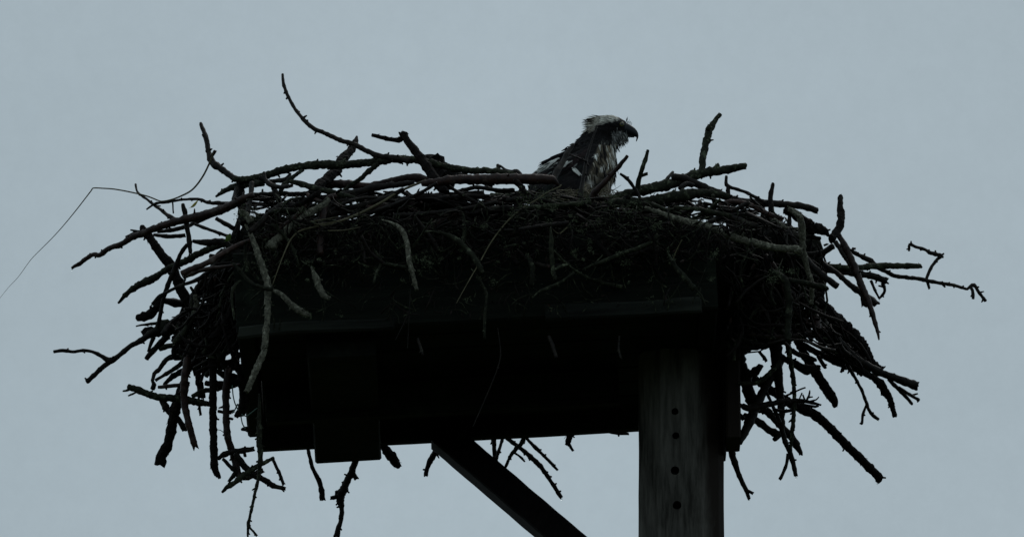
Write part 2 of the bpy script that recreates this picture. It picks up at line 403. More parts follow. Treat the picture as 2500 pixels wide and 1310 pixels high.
        if kind in 'gp' or 'm' in flags:
            for _ in range(int(n * (.9 if 'm' in flags else .28))):
                i = rs.randrange(0, n); s = Vector((rs.gauss(0, 1), rs.gauss(0, 1), rs.gauss(.4, 1))).normalized()
                tuft(mb, P3[i] + s * rad[i] * .85, PX * rs.uniform(1.4, 3.2), 5 if 'm' in flags else 3)
    nm_ = name or ('straw' if kind == 's' else ('twig' if max(q[2] for b in brs for q in b) < 5.5 else 'stick'))
    endmat = M['cut'] if 'e' in flags else M['moss']
    o = mb.build(nm_, [M[kind if kind != 't' else 'twine'], endmat], parent, smooth=(kind != 'k'), local=Vector(parent.location) if parent else None)
    if label: o['label'] = label
    return o

TR = []   # kind, y0, y1, flags, spec, label
def S(kind, y0, y1, spec, flags='', label=None, name=None): TR.append((kind, y0, y1, flags, spec, label, name))
# ---- upper left and top rim
S('d', -.25, -.42, '690,181,3 692,205,4 700,228 711,250 722,268 742,293,4.5 765,313,5 795,326 830,342,5.5 864,352 895,368,6 925,380 960,385,7 1000,393', 'b', 'long budded twig curving high above the left side of the nest')
S('g', -.34, -.44, '570,438,6 605,437,8 645,430,9 680,418,9 720,409,9 770,403,10 820,402,10 870,400,9 920,394,9 960,389,9 1000,389,9 1040,395,8 1080,405,8 1120,413,8 1150,417,8 1190,417,8 1220,420,7 1262,426,5 / 923,400,7 900,418,6 876,440,5 860,449 835,470,5 815,488,4', 'm', 'long lichened branch arching along the top of the nest')
S('k', -.15, -.40, '871,333,2.5 869,345,7 862,360,9 849,377,11 836,388,12 820,416,13 800,436,12 779,453,12 758,476,10', '', 'thick broken stick with a splintered pointed tip')
S('d', -.20, -.33, '490,301,4 496,318,5.5 505,345,6 509,372,6 514,388,8 525,402,9 545,416,7 568,432,7 592,444,8 / 512,390,5 525,369,4 / 536,408,4 546,399,2', 'b', 'forked stick standing up at the left end of the rim')
S('g', -.22, -.38, '528,479,3 545,468,5 563,458,8 585,453,9 612,448,9 640,447,8', 'm')
S('d', -.40, -.45, '645,421,4 647,435,4 655,447,6 672,455,6 690,456,5 713,453,4 / 635,432,6 650,444,6')
S('d', -.35, -.40, '709,424,3 702,434,5 690,440,6 677,441,6 660,442,4', 'c')
S('g', -.38, -.42, '738,416,4 722,427,5 706,440,6 690,456,6 684,472,5')
S('g', -.40, -.46, '708,442,6 742,451,7 773,460,7 804,468,7 845,477,6 882,489,5')
S('r', -.30, -.36, '768,462,9 804,451,10 851,450,10 898,455,9 929,449,9 976,439,10 1011,434,11 1048,440,9 1085,446,9')
S('d', -.42, -.46, '835,475,8 882,467,9 914,458,9 960,452,7 1010,446,6')
S('d', -.28, -.34, '620,477,7 660,475,7 690,473,6 730,474,6 790,466,5 / 641,478,3 641,463,2.5')
S('k', -.3, -.4, '585,445,8 588,480,11 592,510,12 596,545,10')
S('d', -.34, -.4, '578,460,5 573,480,6 571,500,6')
S('d', -.40, -.46, '615,447,7 612,480,6 605,520,6')
S('k', -.36, -.44, '668,450,6 672,470,7 680,490,6')
S('d', -.48, -.52, '792,492,8 815,500,8 850,508,7 882,502,7 914,492,6 950,480,6 985,462,5')
S('p', -.53, -.57, '802,486,6 790,500,8 759,519,9 728,540,10 696,566,10 678,584,11 660,604,13', '', 'pale forked branch slanting down over the left front')
S('r', -.46, -.50, '749,474,5 770,486,5 800,497,4 / 820,478,7 800,485,6 780,520,5', '')
S('k', -.36, -.46, '909,330,4.5 931,335,5 956,341,5.5 978,341,6 985,328,9 994,344,9 1019,375,10 1044,410,12 1063,438,13 1085,468,12 / 980,332,4 974,323,1.5', 'n', 'thick crooked stick with a sharp elbow standing above the rim')
S('k', -.30, -.35, '1036,386,8 1048,390,14 1062,400,22 1078,418,26 1092,438,22 1100,456,12', '', 'black lump of rotten bark behind the crooked stick', 'bark_chunk')
S('r', -.50, -.46, '1030,448,7 1056,446,9 1090,441,11 1119,438,11 1166,438,12 1213,437,13 1260,437,13 1307,437,12.5 1335,438,12 1352,441,9 1362,450,3', 'enc', 'smooth reddish log with a torn yellow end beside the osprey', 'log')
S('s', -.50, -.60, '1040,440,3 1020,448,3 976,467,3 929,495,3 867,526,3.5 804,548,3.5 772,553 734,563 715,578,3 703,597 687,635,2.6 665,696,2.2', '', 'long pale stalk bending over the left front of the nest', 'straw')
S('r', -.60, -.52, '444,668,8 469,656,7 507,641 538,622 585,597,6 632,581,5 692,568,4 745,556,3', 'n', 'long straight peeled stick running out to the left')
S('d', -.40, -.46, '1220,404,3 1228,410,3 1236,416,5 1250,420,5 1262,418,6 1272,428,5 / 1215,402,4 1218,420,6')
S('d', -.40, -.45, '1110,470,5 1140,462,5 1165,457,5 1200,462,5 1225,466,6 1255,464,5')
S('d', -.48, -.5, '1080,445,4 1120,470,4 1160,492,4 1200,515,4')
S('k', -.5, -.52, '1255,440,6 1275,462,8 1265,490,10 1262,530,10')
S('r', -.42, -.45, '1170,478,6 1210,486,7 1255,485,6 1300,486,5')
S('d', -.45, -.47, '1030,480,6 1080,476,6 1130,474,7 1180,470,5')
S('d', -.45, -.47, '1040,502,5 1090,498,5 1150,505,6 1210,508,6')
S('g', -.52, -.53, '1270,508,5 1310,506,6 1350,502,6 1400,498,6 1440,494,6', '')
S('k', -.2, -.3, '1110,425,8 1140,434,8 1170,440,8 1200,452,6')
# ---- right rim
S('g', -.46, -.36, '1490,486,8 1511,479,9 1558,467,12 1605,457,13 1652,445,12 1693,429,12 1724,421,11 1762,416,10 1793,410,9 1817,405,8 / 1714,420,8 1716,385,8 1724,348,8.5 1733,316,9 1746,294,6 1757,280,5 / 1735,418,5 1745,409,4 1753,403,4.5 / 1727,318,6 1733,310,7', 'm', 'big mossy branch with a stubby upright arm, right of the osprey')
S('d', -.42, -.34, '1641,432,9 1668,435,9 1699,448,9 1730,463,10 1762,476,10 1793,488,9 1824,493,9 1871,496,9 1918,499,8 1956,503,8 1994,513,8', 'n', 'long smooth stick with a sawn end poking out to the right')
S('k', -.36, -.40, '1887,448,4 1884,463,5 1881,485,6 1884,520,7', 'n')
S('k', -.20, -.30, '2052,479,6 2051,510,8 2054,532,9 2047,560,9 2030,582,9', 'm', 'stubby upright stick at the right shoulder of the nest')
S('d', -.25, -.30, '1643,420,3.5 1627,438,4 1615,454,4', 'n')
S('g', -.48, -.46, '1582,366,3.5 1574,395,5 1564,423,5 1558,448,6 1557,470,6 / 1561,431,4 1579,424,4', 'n', 'slim upright twig with one short side shoot')
S('d', -.50, -.48, '1514,424,3 1533,438,4 1549,460,4 1564,485,4 1574,510,5', 'b')
S('r', -.48, -.46, '1532,380,4 1518,398,5 1496,423,5.5 1480,441,6 1461,460,7 1444,482,8', 'n', 'bare twig leaning across the breast of the osprey')
S('d', -.35, -.45, '1457,306,1.8 1450,329,2 1440,359,2.6 1432,389,3.6 1425,429,4.5 1419,465,5.5 1416,494,6 / 1391,377,2 1415,387,2.2 1432,394,3', 'n', 'thin upright twig crossing the body of the osprey')
S('d', -.22, -.30, '1400,352,4 1385,374,6 1373,397,6.5 1359,420,8 1350,440,7', 'n')
S('d', -.40, -.42, '1773,429,3 1774,451,5 1793,460,4 1818,468,4 1840,479,4 1868,495,4 / 1777,454,4 1780,479,5 1792,502,6', 'b', 'budded twig lying over the right rim')
S('k', -.30, -.28, '1915,512,9 1949,528,11 1981,556,16 2000,560,14 2015,566,8 2022,575,3', '', None, 'bark_chunk')
S('r', -.28, -.26, '1985,556,5 2000,553,6 2012,557,5 2019,566,3', 'c')
S('g', -.50, -.42, '1486,495,10 1527,494,12 1574,494,13 1621,484,13 1668,477,14 1705,472,11 1746,474,9 1777,480,8', 'm', 'thick mossy branch lying low across the right front')
S('g', -.52, -.5, '1646,507,5 1699,510,5 1746,520,6 1790,528,5')
S('d', -.48, -.5, '1718,552,6 1755,530,6 1793,513,6 1828,494,5')
S('d', -.5, -.52, '1787,529,6 1818,542,7 1846,552,7')
S('p', -.52, -.53, '1890,535,3.5 1905,545,4 1918,557,4')
S('p', -.52, -.54, '1575,506,4 1606,518,6 1652,534,8 1697,546,9 1734,555,9.5 1774,573,9.5 1813,585,9 1850,595,9 1896,605,8.5 1933,607,8 1954,612,8', '', 'long pale branch sweeping down across the right front')
S('p', -.50, -.42, '1925,510,6 1948,524,8 1957,549,9 1959,576,8 1960,607,7 1966,634,7 1972,662,6 1981,689,6 1981,741,5', '', 'pale stick hanging straight down at the right')
S('g', -.48, -.48, '1880,660,8 1900,672,8 1918,689,9 1926,729,8 1925,775,8 1923,830,7 / 1926,683,6 1957,689,6 1988,695,7 2018,703,6', 'm', 'shaggy moss covered branch hanging at the right')
S('g', -.45, -.40, '1740,477,5 1745,500,6 1735,530,6')
S('d', -.44, -.42, '1660,460,6 1674,450,7 1690,452,6')
S('r', -.46, -.46, '1755,500,6 1790,492,6 1830,500,6 1870,520,6 1910,535,6')
S('d', -.46, -.44, '1830,480,2 1845,495,3 1865,515,4 1880,540,4')
# ---- right side
S('r', -.20, -.26, '2040,555,3 2048,575,6 2063,601,8 2085,648,8 2104,698,8 2120,735,7 2132,773,6 2142,807,4 2146,828,2', 'nb', 'long spear shaped stick pointing down at the right')
S('g', -.05, .10, '1990,648,6 2016,648,6 2079,654,7 2142,649,8 2204,649,7 2247,649,6.5', 'n', 'straight blunt stick sticking out to the right')
S('d', -.02, .05, '1990,656,6 2023,660,6 2079,667,7 2126,673,8 2162,685,8.5 / 2126,685,4 2137,710,3 2147,729,2.4 / 2154,690,5 2160,710,4 2147,728,2.4 / 2158,700,3 2145,697,2', 'b')
S('d', -.12, -.20, '2000,635,6 2020,650,6 2048,670,6 2079,698,7 2110,720,8 2137,740,9 / 2108,715,9 2110,740,6', 'c')
S('d', .05, .15, '2062,606,4 2076,612,5 2098,623,5 2126,637,7 2142,651,6 2164,663,5 2189,674,5 2236,679,5 2264,685,5 2304,692,4 2329,696,4 2361,705,3.5 2368,700,4 2379,695,4 2389,712,4 2406,734,4 / 2261,682,4 2273,654,4 2289,632,4 2298,623,5 2273,618,5 2261,610,4 2236,602,4 2221,597,4 2219,612,2.6 / 2264,688,4 2269,704,3 / 2370,700,4 2374,708,4 2376,728,4 / 2299,692,3 2307,700,2.5 / 2289,628,3 2303,627,2.5 / 2395,713,2.5 2402,711,1.5 / 2080,614,4 2083,606,4 2088,607,3', 'b', 'long thin twig reaching far right with a hooked side shoot')
S('d', -.15, -.2, '2040,590,6 2060,620,7 2080,650,7 2100,690,7')
S('k', -.05, 0, '1998,650,14 2001,695,14 2000,735,13 2004,770,10')
S('k', -.05, .02, '1985,722,10 2016,756,16 2048,786,17 2079,815,17 2104,846,16 2125,880,11 2148,902,8', 'f', 'heavy rough barked limb slanting down at the lower right', 'log')
S('d', -.10, -.04, '1950,705,8 1979,748,10 2016,798,10 2063,848,9 2091,875,9 2138,903,10 2185,922,9 2237,941,11', '', 'long stick slanting out at the lower right')
S('k', -.02, .05, '2060,862,8 2104,903,8 2138,925,9 2157,947,11 2173,975,8 2180,1000,6 2185,1015,6')
S('d', 0, .05, '2170,925,5 2184,940,5 2201,956,5 2226,984,4 / 2195,945,4 2220,962,4 2243,975,4 / 2225,965,3 2240,960,2')
S('k', .05, .1, '1945,820,10 1957,850,10 1975,884,11 2000,922,12 2022,956,12 2037,978,10 2037,993,4', 'n', 'thick blunt stick hanging at the lower right')
S('d', 0, .08, '2062,872,5 2072,897,5 2088,922,4 2104,953,4 2116,985,4 2126,1008,4 2143,1022,4 / 2115,988,3 2107,1010,3.5 2104,1034,3', 'b', 'thin budded twig forking at its tip, lower right')
S('k', .1, .2, '1820,905,9 1844,925,9 1875,946,10 1919,977,11 1957,997,12 1991,1013,12 2026,1044,11 2063,1082,11 2101,1119,11 2129,1147,11 2145,1164,11 2142,1176,5', 'n', 'longest thick stick slanting down at the lower right corner')
S('d', .0, .1, '1890,815,15 1894,845,15 1897,894,13 1903,950,10 1908,1000,8 1910,1050,6.5 1919,1082,6 1932,1113,6 1943,1160,5 / 1924,1107,5 1919,1135,4 1905,1168,4', 'n')
S('g', -.1, -.06, '1922,815,7 1925,850,7 1932,894,6 1938,941,5 1939,988,5 1936,1035,5 1933,1069,4 1930,1098,4', 'b')
S('d', .02, .04, '1905,868,7 1920,878,8 1944,889,9 1966,901,13 2000,896,6')
S('d', -.05, .05, '1806,1080,7 1816,1060,9 1831,1025,12 1847,988,12 1869,944,10 1894,903,10 1910,872,9')
S('d', .05, .15, '1802,850,13 1806,878,14 1819,925,15 1831,963,15 1847,991,13 1875,1005,9 1900,1032,9 1932,1066,9 1950,1096,7 1955,1108,4')
S('d', .1, .12, '1815,1014,9 1850,1028,9 1878,1050,9 1903,1060,9 / 1905,1058,8 1892,1071,6')
S('d', -.1, -.08, '1812,990,7 1830,996,8 1872,987,7 1919,978,6 1966,979,5 2004,988,2.5 / 1969,978,3 1975,965,3 1977,952,1.5 / 1966,978,3 1960,963,2 / 1975,980,3 1992,975,2 1999,968,1.2 / 1919,966,3 1946,953,2 1966,945,2 / 1950,978,2 1958,959,2 / 1955,985,3 1990,992,3 1998,990,3 / 1972,970,3 1984,968,1.5 / 1930,980,4 1915,990,3', 'b', 'bushy twig tip spreading at the lower right')
S('d', -.06, -.04, '1872,958,4 1884,985,4 1897,1013,5 1905,1030,4 / 1888,998,4 1912,1003,4 1938,1000,4')
S('d', .05, .1, '1792,1096,6 1787,1104,9 1797,1138,7 1805,1160,6 1814,1180,6 1822,1196,5 1829,1217,4 / 1820,1194,4 1838,1203,3.5', 'n', 'forked twig hanging beside the post')
S('k', .0, .02, '1815,908,10 1832,912,9 1845,905,10 1856,893,8')
S('g', -.12, -.1, '1800,935,5 1840,935,5 1862,925,6 1885,905,6 1905,880,5')
S('d', .05, .1, '1960,840,7 1980,852,7 2010,868,8 2044,884,9 2075,895,9 2101,903,8')
S('d', .08, .1, '2000,838,8 2020,858,8 2050,870,8 2080,882,8')
S('d', .02, .1, '1990,800,7 2020,835,7 2045,862,8 2060,890,5 2053,908,3')
S('d', .05, .06, '1997,868,5 2007,885,5 2015,898,4')
S('d', .05, .06, '1853,857,4 1862,868,4 1871,881,4')
S('d', -.02, .02, '1934,855,7 1950,865,6 1965,868,6 1990,878,5')
S('d', .05, .1, '1800,988,6 1822,992,5 / 1805,1010,5 1815,1022,6')
S('r', 0, .04, '2095,838,5 2110,848,4 2118,847,3')
# ---- left side
S('r', -.15, -.44, '176,654,3.5 197,641,5 225,622,5 244,622,6 266,606,6 294,597,7 319,581,7 350,569,8 382,556,8 429,541,9 476,530,10 507,522,10 554,506,10 595,485,9 618,476,7', 'b', 'long knobbly stick reaching far out to the left')
S('k', -.12, -.14, '347,550,5 350,560,9 357,569,10 375,594,10 397,625,11 416,647,13 432,682,12 444,713,13 463,740,13', 'n', 'thick black stick crossing the long left stick')
S('g', -.05, -.25, '289,739,3 313,713,6 341,694,9 369,682,10 394,666,7 413,653,7 451,638,8 491,616,8 532,600,8 575,585,7', 'c', 'tapered mossy stick pointing down left')
S('d', -.30, -.30, '446,497,4 451,519,6 457,556,6 462,588,6 465,616,4 / 457,597,5 441,619,5 429,650,6 413,688,6 400,725,5 391,769,5 385,800,4', 'n', 'forked upright twig crossing the left sticks')
S('d', -.2, -.2, '375,573,4 413,577,5 451,574,5')
S('d', -.25, -.2, '385,566,4 432,559,5.5 469,547,5 504,530,6 545,515,6')
S('d', -.1, -.12, '319,561,2 328,563,3 342,566,4 / 308,579,4 316,574,3 332,568,4', 'b')
S('d', -.25, -.3, '476,547,4 516,562,4 560,577,4')
S('d', -.3, -.32, '528,533,5 545,543,5 568,556,6')
S('d', -.2, -.32, '331,450,3 336,469,2.5 354,483,3 376,500,3.5 394,513,4 416,530,5 438,540,4', 'b', 'small twig poking up at the far left of the rim')
S('d', -.25, -.36, '358,511,2 379,497,3 407,494,3 438,488,3 482,486,3.5 507,494,4 532,496,5 570,498,5 / 421,493,2 423,519,2', 'b')
S('d', -.3, -.36, '471,588,4 491,591,7 522,591,8 545,590,8 563,603,8 588,616,7 632,625,5', 'b')
S('r', -.45, -.54, '452,675,5 480,663,6 510,655,5 538,652,4 585,645,3', 'n')
S('d', -.28, -.3, '371,742,3.5 388,725,5 413,710,4 444,696,4 476,685,5 500,670,5 520,655,5', 'n')
S('k', -.1, -.1, '333,776,8 350,773,11 369,766,11 382,747,11 391,731,6', 'e', 'thick stick stub with a torn reddish end at the left')
S('g', -.12, -.12, '384,788,12 405,797,16 430,802,14 455,810,12 470,830,8')
S('d', -.15, -.12, '131,858,4 153,855,4.5 178,858,4 203,855,4 225,858,4 247,868,5 269,880,8 288,869,6 319,844,6 347,829,7 369,813,9 395,800,9 / 271,880,7 247,899,6 213,931,5.5', 'n', 'forked twig like a wishbone at the far left')
S('k', -.1, -.1, '350,815,9 362,808,11 380,812,12 400,806,10')
S('d', -.05, -.05, '357,876,6 375,854,7 394,835,8 407,820,8', 'c')
S('d', -.05, -.05, '361,858,2.5 369,838,5 378,815,5', 'n')
S('d', -.1, -.1, '332,796,2 345,793,2.5 363,791,3 385,788,4', 'b')
S('d', -.1, -.08, '395,732,7 429,739,10 455,740,9')
S('d', -.3, -.3, '447,672,4 452,682,3 449,690,2 / 465,700,3 475,716,4 488,735,5')
S('d', -.25, -.2, '505,668,5 492,690,7 478,715,9 470,740,9')
S('d', -.25, -.2, '508,680,4 495,695,5 484,712,5')
# ---- lower left
S('g', -.22, -.2, '312,943,7 334,950,8 357,960,8 388,969,9 423,971,9 450,975,9 478,980,9 505,986,7 / 320,948,4 310,952,3 301,954,2 / 334,956,3 324,961,2.5 314,965,2', 'mc', 'mossy broken stick with a splintered left end')
S('k', -.15, -.1, '452,930,12 439,967,13 427,1002,13 419,1041,12 411,1080,12 396,1111,13 391,1130,13', 'n', 'thick blunt stick hanging at the lower left')
S('d', -.1, -.1, '392,970,7 400,985,8 411,1002,8 435,1022,7 451,1048,7')
S('r', -.26, -.24, '460,860,8 454,897,9 450,936,9 450,975,9 456,1014,8 466,1053,8 476,1088,7', 'nc', 'reddish stick with a cut end hanging at the lower left')
S('k', -.28, -.26, '505,830,8 513,855,9 518,878,10 520,917,9 520,975,9 520,1034,9 522,1092,9 524,1140,9 536,1166,4', 'n', 'long straight stick hanging down left of the platform')
S('r', -.2, -.16, '560,900,9 552,952,9 552,995,8 553,1034,8 557,1072,8 567,1100,8 575,1131,8 585,1160,8 606,1162,8 641,1148,6 / 532,1003,4 550,1006,4 570,1003,4 / 553,1020,4 568,1022,3', 'b')
S('d', -.18, -.2, '532,1119,5 552,1106,7 579,1101,7 618,1095,6 / 595,1100,4 598,1112,4')
S('g', -.3, -.32, '542,1201,3 552,1190,5 567,1181,6 598,1158,7 625,1139,6 668,1117,4', 'b')
S('d', -.25, -.2, '577,1105,7 583,1118,7 602,1143,8 622,1160,8 645,1170,7 668,1185,6 696,1191,4', 'b')
S('d', -.22, -.2, '544,1119,4 567,1143,5 575,1152,6 559,1174,4')
S('g', -.58, -.56, '633,960,6 633,995,6 633,1034,6 633,1072,7 635,1105,7 635,1131,6 631,1166,4.5 622,1205,4 614,1244,4 606,1278,4 605,1312,2.5 / 606,1283,3 618,1296,2.5 627,1306,3', 'b', 'long thin twig dangling below the left corner of the platform')
S('d', -.2, -.2, '664,1117,4 680,1150,4 692,1180,4', 'b')
S('d', -.1, -.1, '372,930,4 377,912,5 388,901,5 400,885,6 411,874,6 431,870,7 454,874,7', 'c')
S('d', -.08, -.1, '380,928,4 396,918,4 411,909,5 430,897,6 446,884,6')
S('k', 0, 0, '400,938,4 420,920,6 440,908,8 462,905,9')
S('r', -.18, -.18, '386,944,4 410,942,5 431,940,5 460,938,5', 'n')
S('d', -.1, -.1, '372,950,6 376,938,6 371,930,3')
S('k', -.05, -.05, '478,870,8 481,886,8 485,925,8 494,968,8')
S('d', -.06, -.06, '501,893,3.5 495,915,3.5 489,934,4')
S('d', -.06, -.06, '484,960,3 486,985,3 489,1012,3.5')
S('d', -.15, -.15, '501,934,6 536,937,8 575,934,9 600,930,8')
S('g', -.12, -.12, '470,968,6 493,955,6 513,951,6 540,945,7 567,940,7 590,930,6', 'm')
S('k', -.1, -.1, '520,888,8 545,892,9 575,895,9 598,900,8')
S('g', -.08, -.08, '530,905,6 550,916,9 570,919,9 585,922,8', 'm')
S('d', -.1, -.12, '582,860,6 578,890,7 588,920,8 592,960,8 590,990,8 578,1014,5', 'b')
S('d', -.12, -.12, '598,960,7 600,990,8 590,1008,8 573,1015,3')
S('d', -.1, -.1, '589,1048,3 600,1046,6 612,1050,6')
S('k', -.15, -.12, '425,820,8 430,845,8 424,868,7 436,872,8 452,860,8')
S('d', -.2, -.15, '440,830,7 448,850,7 465,860,7')
S('p', -.2, -.2, '505,860,4 512,868,5 520,880,5')
S('d', -.05, 0, '460,780,10 500,800,10 540,815,10')
S('p', -.32, -.3, '476,720,5 480,745,6 474,770,7')
# ---- pale drooping pieces on the dark front
S('p', -.60, -.61, '931,536,3 945,540,4 962,547,5 981,562,7 994,594,7 997,625,7 1003,653,7 1009,675,6 1017,706,5', '', 'pale curved stick hanging down the front of the nest, left of the middle')
S('p', -.57, -.62, '598,548,6 612,572,10 624,603,10 637,641,9 649,675,9 654,700,10 654,725,9 654,766,8 649,813,8.5 644,858,8.5 628,895,9 612,934,8 602,955,7', '', 'longest pale stick hanging down the front left corner')
S('p', -.61, -.62, '660,705,7 687,719,7 706,738,8 728,757,9 744,764,8 756,771,4', 'm', 'lichen crusted side branch with a shaggy pale end')
S('g', -.57, -.61, '562,640,4 571,644,5 590,666,5 615,691,5 643,702,6 665,705,5')
S('g', -.59, -.6, '589,685,5 571,700,5 566,730,4 573,780,3', '')
S('p', -.59, -.6, '760,652,6 765,664,8 772,680,9 779,700,9 790,720,9 802,728,4', 'c', 'short pale stub hanging on the dark front')
S('g', -.59, -.6, '1632,618,4 1640,635,6 1653,656,7 1675,681,8 1693,703,8', 'm')
S('g', -.6, -.6, '1344,555,5 1346,580,6 1346,610,6 1349,650,6 1355,682,6 / 1352,612,3 1377,638,3 1399,656,3 1430,675,3 1456,685,4 1487,694,4.5 1518,700,5 / 1349,660,4 1377,648,4 1390,645,3', 'm', 'branched lichened twig hanging on the front, right of the middle')
S('g', -.59, -.58, '1424,656,4 1471,638,5 1518,619,6 1565,603,6 1590,590,5 1606,574,5', 'm')
S('g', -.59, -.6, '1285,620,6 1296,640,7 1300,665,7 1298,695,6', 'm')
S('g', -.6, -.6, '1300,725,3 1320,710,5 1345,700,5 1375,685,4 1402,665,3', 'm')
S('s', -.52, -.63, '1370,451,1.6 1366,456 1338,469 1304,491 1283,503 1255,525,2 1230,550 1199,591 1174,635 1143,688 1114,740,1.8', '', 'thin pale straw running diagonally down the middle of the front', 'straw')
S('g', -.58, -.6, '1068,565,5 1090,572,6 1115,585,8 1143,612,8 1165,640,8 1178,665,6')
S('g', -.6, -.6, '1150,655,3 1168,678,4 1186,713,4 1187,740,3.5 1184,762,4.5 1183,790,4 1183,825,3.5')
S('g', -.57, -.57, '1130,520,5 1133,545,5 1134,563,6 1130,590,5')
S('g', -.58, -.6, '915,610,3 925,625,4 930,641,4 919,666,4 912,692,3 / 931,643,4 962,647,4 993,653,4', 'm')
S('g', -.57, -.57, '1300,590,4 1270,595,4 1230,604,4')
S('g', -.56, -.56, '1480,586,4 1530,575,4 1590,555,4')
S('s', -.57, -.6, '757,541,2 790,536,1.8 825,529,1.5'); S('s', -.57, -.59, '760,548,1.8 800,545,2 850,534,1.6')
S('s', -.58, -.6, '800,563,1.6 840,562,1.8 880,554,1.5'); S('d', -.59, -.6, '1002,705,1 1000,745,1.4 995,850,1.2')
S('d', -.59, -.6, '1000,755,1.2 985,790,1.2 965,830,1.1'); S('d', -.6, -.6, '1215,800,1 1222,860,1.6 1214,900,1.6 1190,960,1.4 1155,1040,1.3')
S('d', -.6, -.6, '1126,765,1.2 1130,774,2.6'); S('s', -.58, -.58, '1385,555,1.4 1365,570,1.3 1350,560,1.2')
S('s', -.6, -.6, '1665,585,1.3 1652,610,1.3 1640,640,1.2'); S('d', -.6, -.6, '1512,820,2.5 1510,850,2.5 1516,875,3')
S('d', -.59, -.6, '1340,820,4 1350,845,5 1358,872,4'); S('d', -.6, -.61, '1020,825,3 1026,845,4 1032,866,3')
S('r', -.53, -.56, '790,498,10 788,540,10 783,580,9 782,620,7', '', 'dark upright stick stub wedged in the left front')
S('r', -.55, -.57, '745,500,5 725,525,5 700,545,5 680,560,4')
S('d', -.54, -.58, '690,500,7 660,520,7 640,540,7 610,565,6')
S('p', -.56, -.56, '585,512,8 600,525,9 615,545,8')
S('g', -.56, -.57, '655,520,5 690,512,6 720,514,6')
# ---- seen under and behind the platform
S('d', .58, .6, '750,1085,4 754,1105,4.5 764,1143,5 780,1175,6.5 786,1205,7 787,1217,8', '', 'single twig hanging below the platform near its left end')
S('d', .60, .62, '870,1120,8 857,1153,8 844,1182,9 831,1212,11 834,1239,6 833,1265,6 826,1290,6 822,1307,8.5 / 828,1210,6 809,1215,5 / 857,1145,6 870,1167,6 / 824,1197,5 822,1208,5', 'b', 'knobbly branched twig hanging lowest under the batten')
S('k', .58, .6, '930,1080,9 943,1098,10 956,1114,13 968,1132,10 974,1138,6', 'f')
S('d', .58, .6, '1080,1070,6 1068,1095,7 1052,1121,7 1042,1146,5 1040,1159,5', 'b')
S('d', .55, .55, '1200,1050,6 1206,1079,6 1207,1105,5 1213,1134,5 / 1233,1050,4 1225,1076,4 1216,1104,4 1212,1120,4', 'b')
S('d', .58, .62, '1220,1050,5 1244,1073,5 1273,1095,5 1295,1114,6.5 1318,1136,6 1340,1166,5 1356,1191,5 1370,1213,5', 'b', 'long budded twig curving down right under the platform')
S('d', .58, .62, '1270,1050,4 1289,1073,4 1308,1092,5 1324,1108,4 1343,1127,4 1361,1146,3', 'b')
S('g', .56, .58, '1282,1050,6 1276,1076,6 1260,1095,5 1247,1111,4 1231,1146,3 / 1257,1105,3 1270,1114,3 1281,1126,2', 'b')
S('k', .58, .58, '1394,1040,10 1390,1065,9 1385,1085,6 / 1390,1084,4 1399,1099,3', '')
S('d', .56, .56, '1480,1052,4 1510,1056,5 1534,1058,3')
nst = 0
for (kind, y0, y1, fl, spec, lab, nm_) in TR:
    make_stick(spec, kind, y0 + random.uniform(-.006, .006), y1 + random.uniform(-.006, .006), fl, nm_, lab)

# ---- filling: shorter sticks woven through the two flanks, the rim and the front
def inside(poly, x, y):
    c = False; j = len(poly) - 1
    for i in range(len(poly)):
        xi, yi = poly[i]; xj, yj = poly[j]
        if (yi > y) != (yj > y) and x < (xj - xi) * (y - yi) / (yj - yi) + xi: c = not c
        j = i
    return c
def rand_stick(poly, lo, hi, rlo, rhi, ang, spread, rs, slack=.9):
    xs = [p[0] for p in poly]; ys = [p[1] for p in poly]
    for _ in range(400):
        x = rs.uniform(min(xs), max(xs)); y = rs.uniform(min(ys), max(ys)); a = math.radians(rs.gauss(ang, spread)); l = rs.uniform(lo, hi)
        bend = rs.uniform(-.18, .18) * l
        pts = []
        for t in (-.5, -.2, .1, .3, .5):
            pts.append((x + math.cos(a) * l * t - math.sin(a) * bend * (1 - 4 * t * t), y - math.sin(a) * l * t - math.cos(a) * bend * (1 - 4 * t * t)))
        if sum(inside(poly, *p) for p in pts) >= slack * len(pts):
            r = rs.uniform(rlo, rhi); return [[(p[0], p[1], r * (1 - .35 * i / 4)) for i, p in enumerate(pts)]]
    return None
rs = random.Random(21)
LEFT = [(590, 490), (575, 560), (555, 605), (515, 650), (480, 690), (463, 740), (420, 770), (398, 812), (432, 850), (452, 905), (478, 920), (520, 900), (560, 905), (590, 900), (600, 700), (620, 560)]
RIGHT = [(1760, 520), (1900, 520), (1960, 560), (2025, 590), (2030, 625), (2003, 665), (2008, 745), (2060, 815), (2105, 870), (2085, 885), (2000, 850), (1960, 838), (1900, 838), (1830, 852), (1806, 900), (1770, 900), (1755, 700)]
RIM = [(600, 480), (700, 474), (850, 474), (1000, 462), (1200, 478), (1290, 455), (1420, 478), (1560, 484), (1700, 478), (1830, 505), (1925, 525), (1960, 570), (1700, 545), (1200, 540), (600, 540)]
FRONT = [(590, 520), (1900, 540), (1740, 640), (1500, 660), (1200, 650), (900, 650), (600, 690)]
UR = [(1990, 740), (2080, 810), (2135, 880), (2100, 900), (2010, 858)]
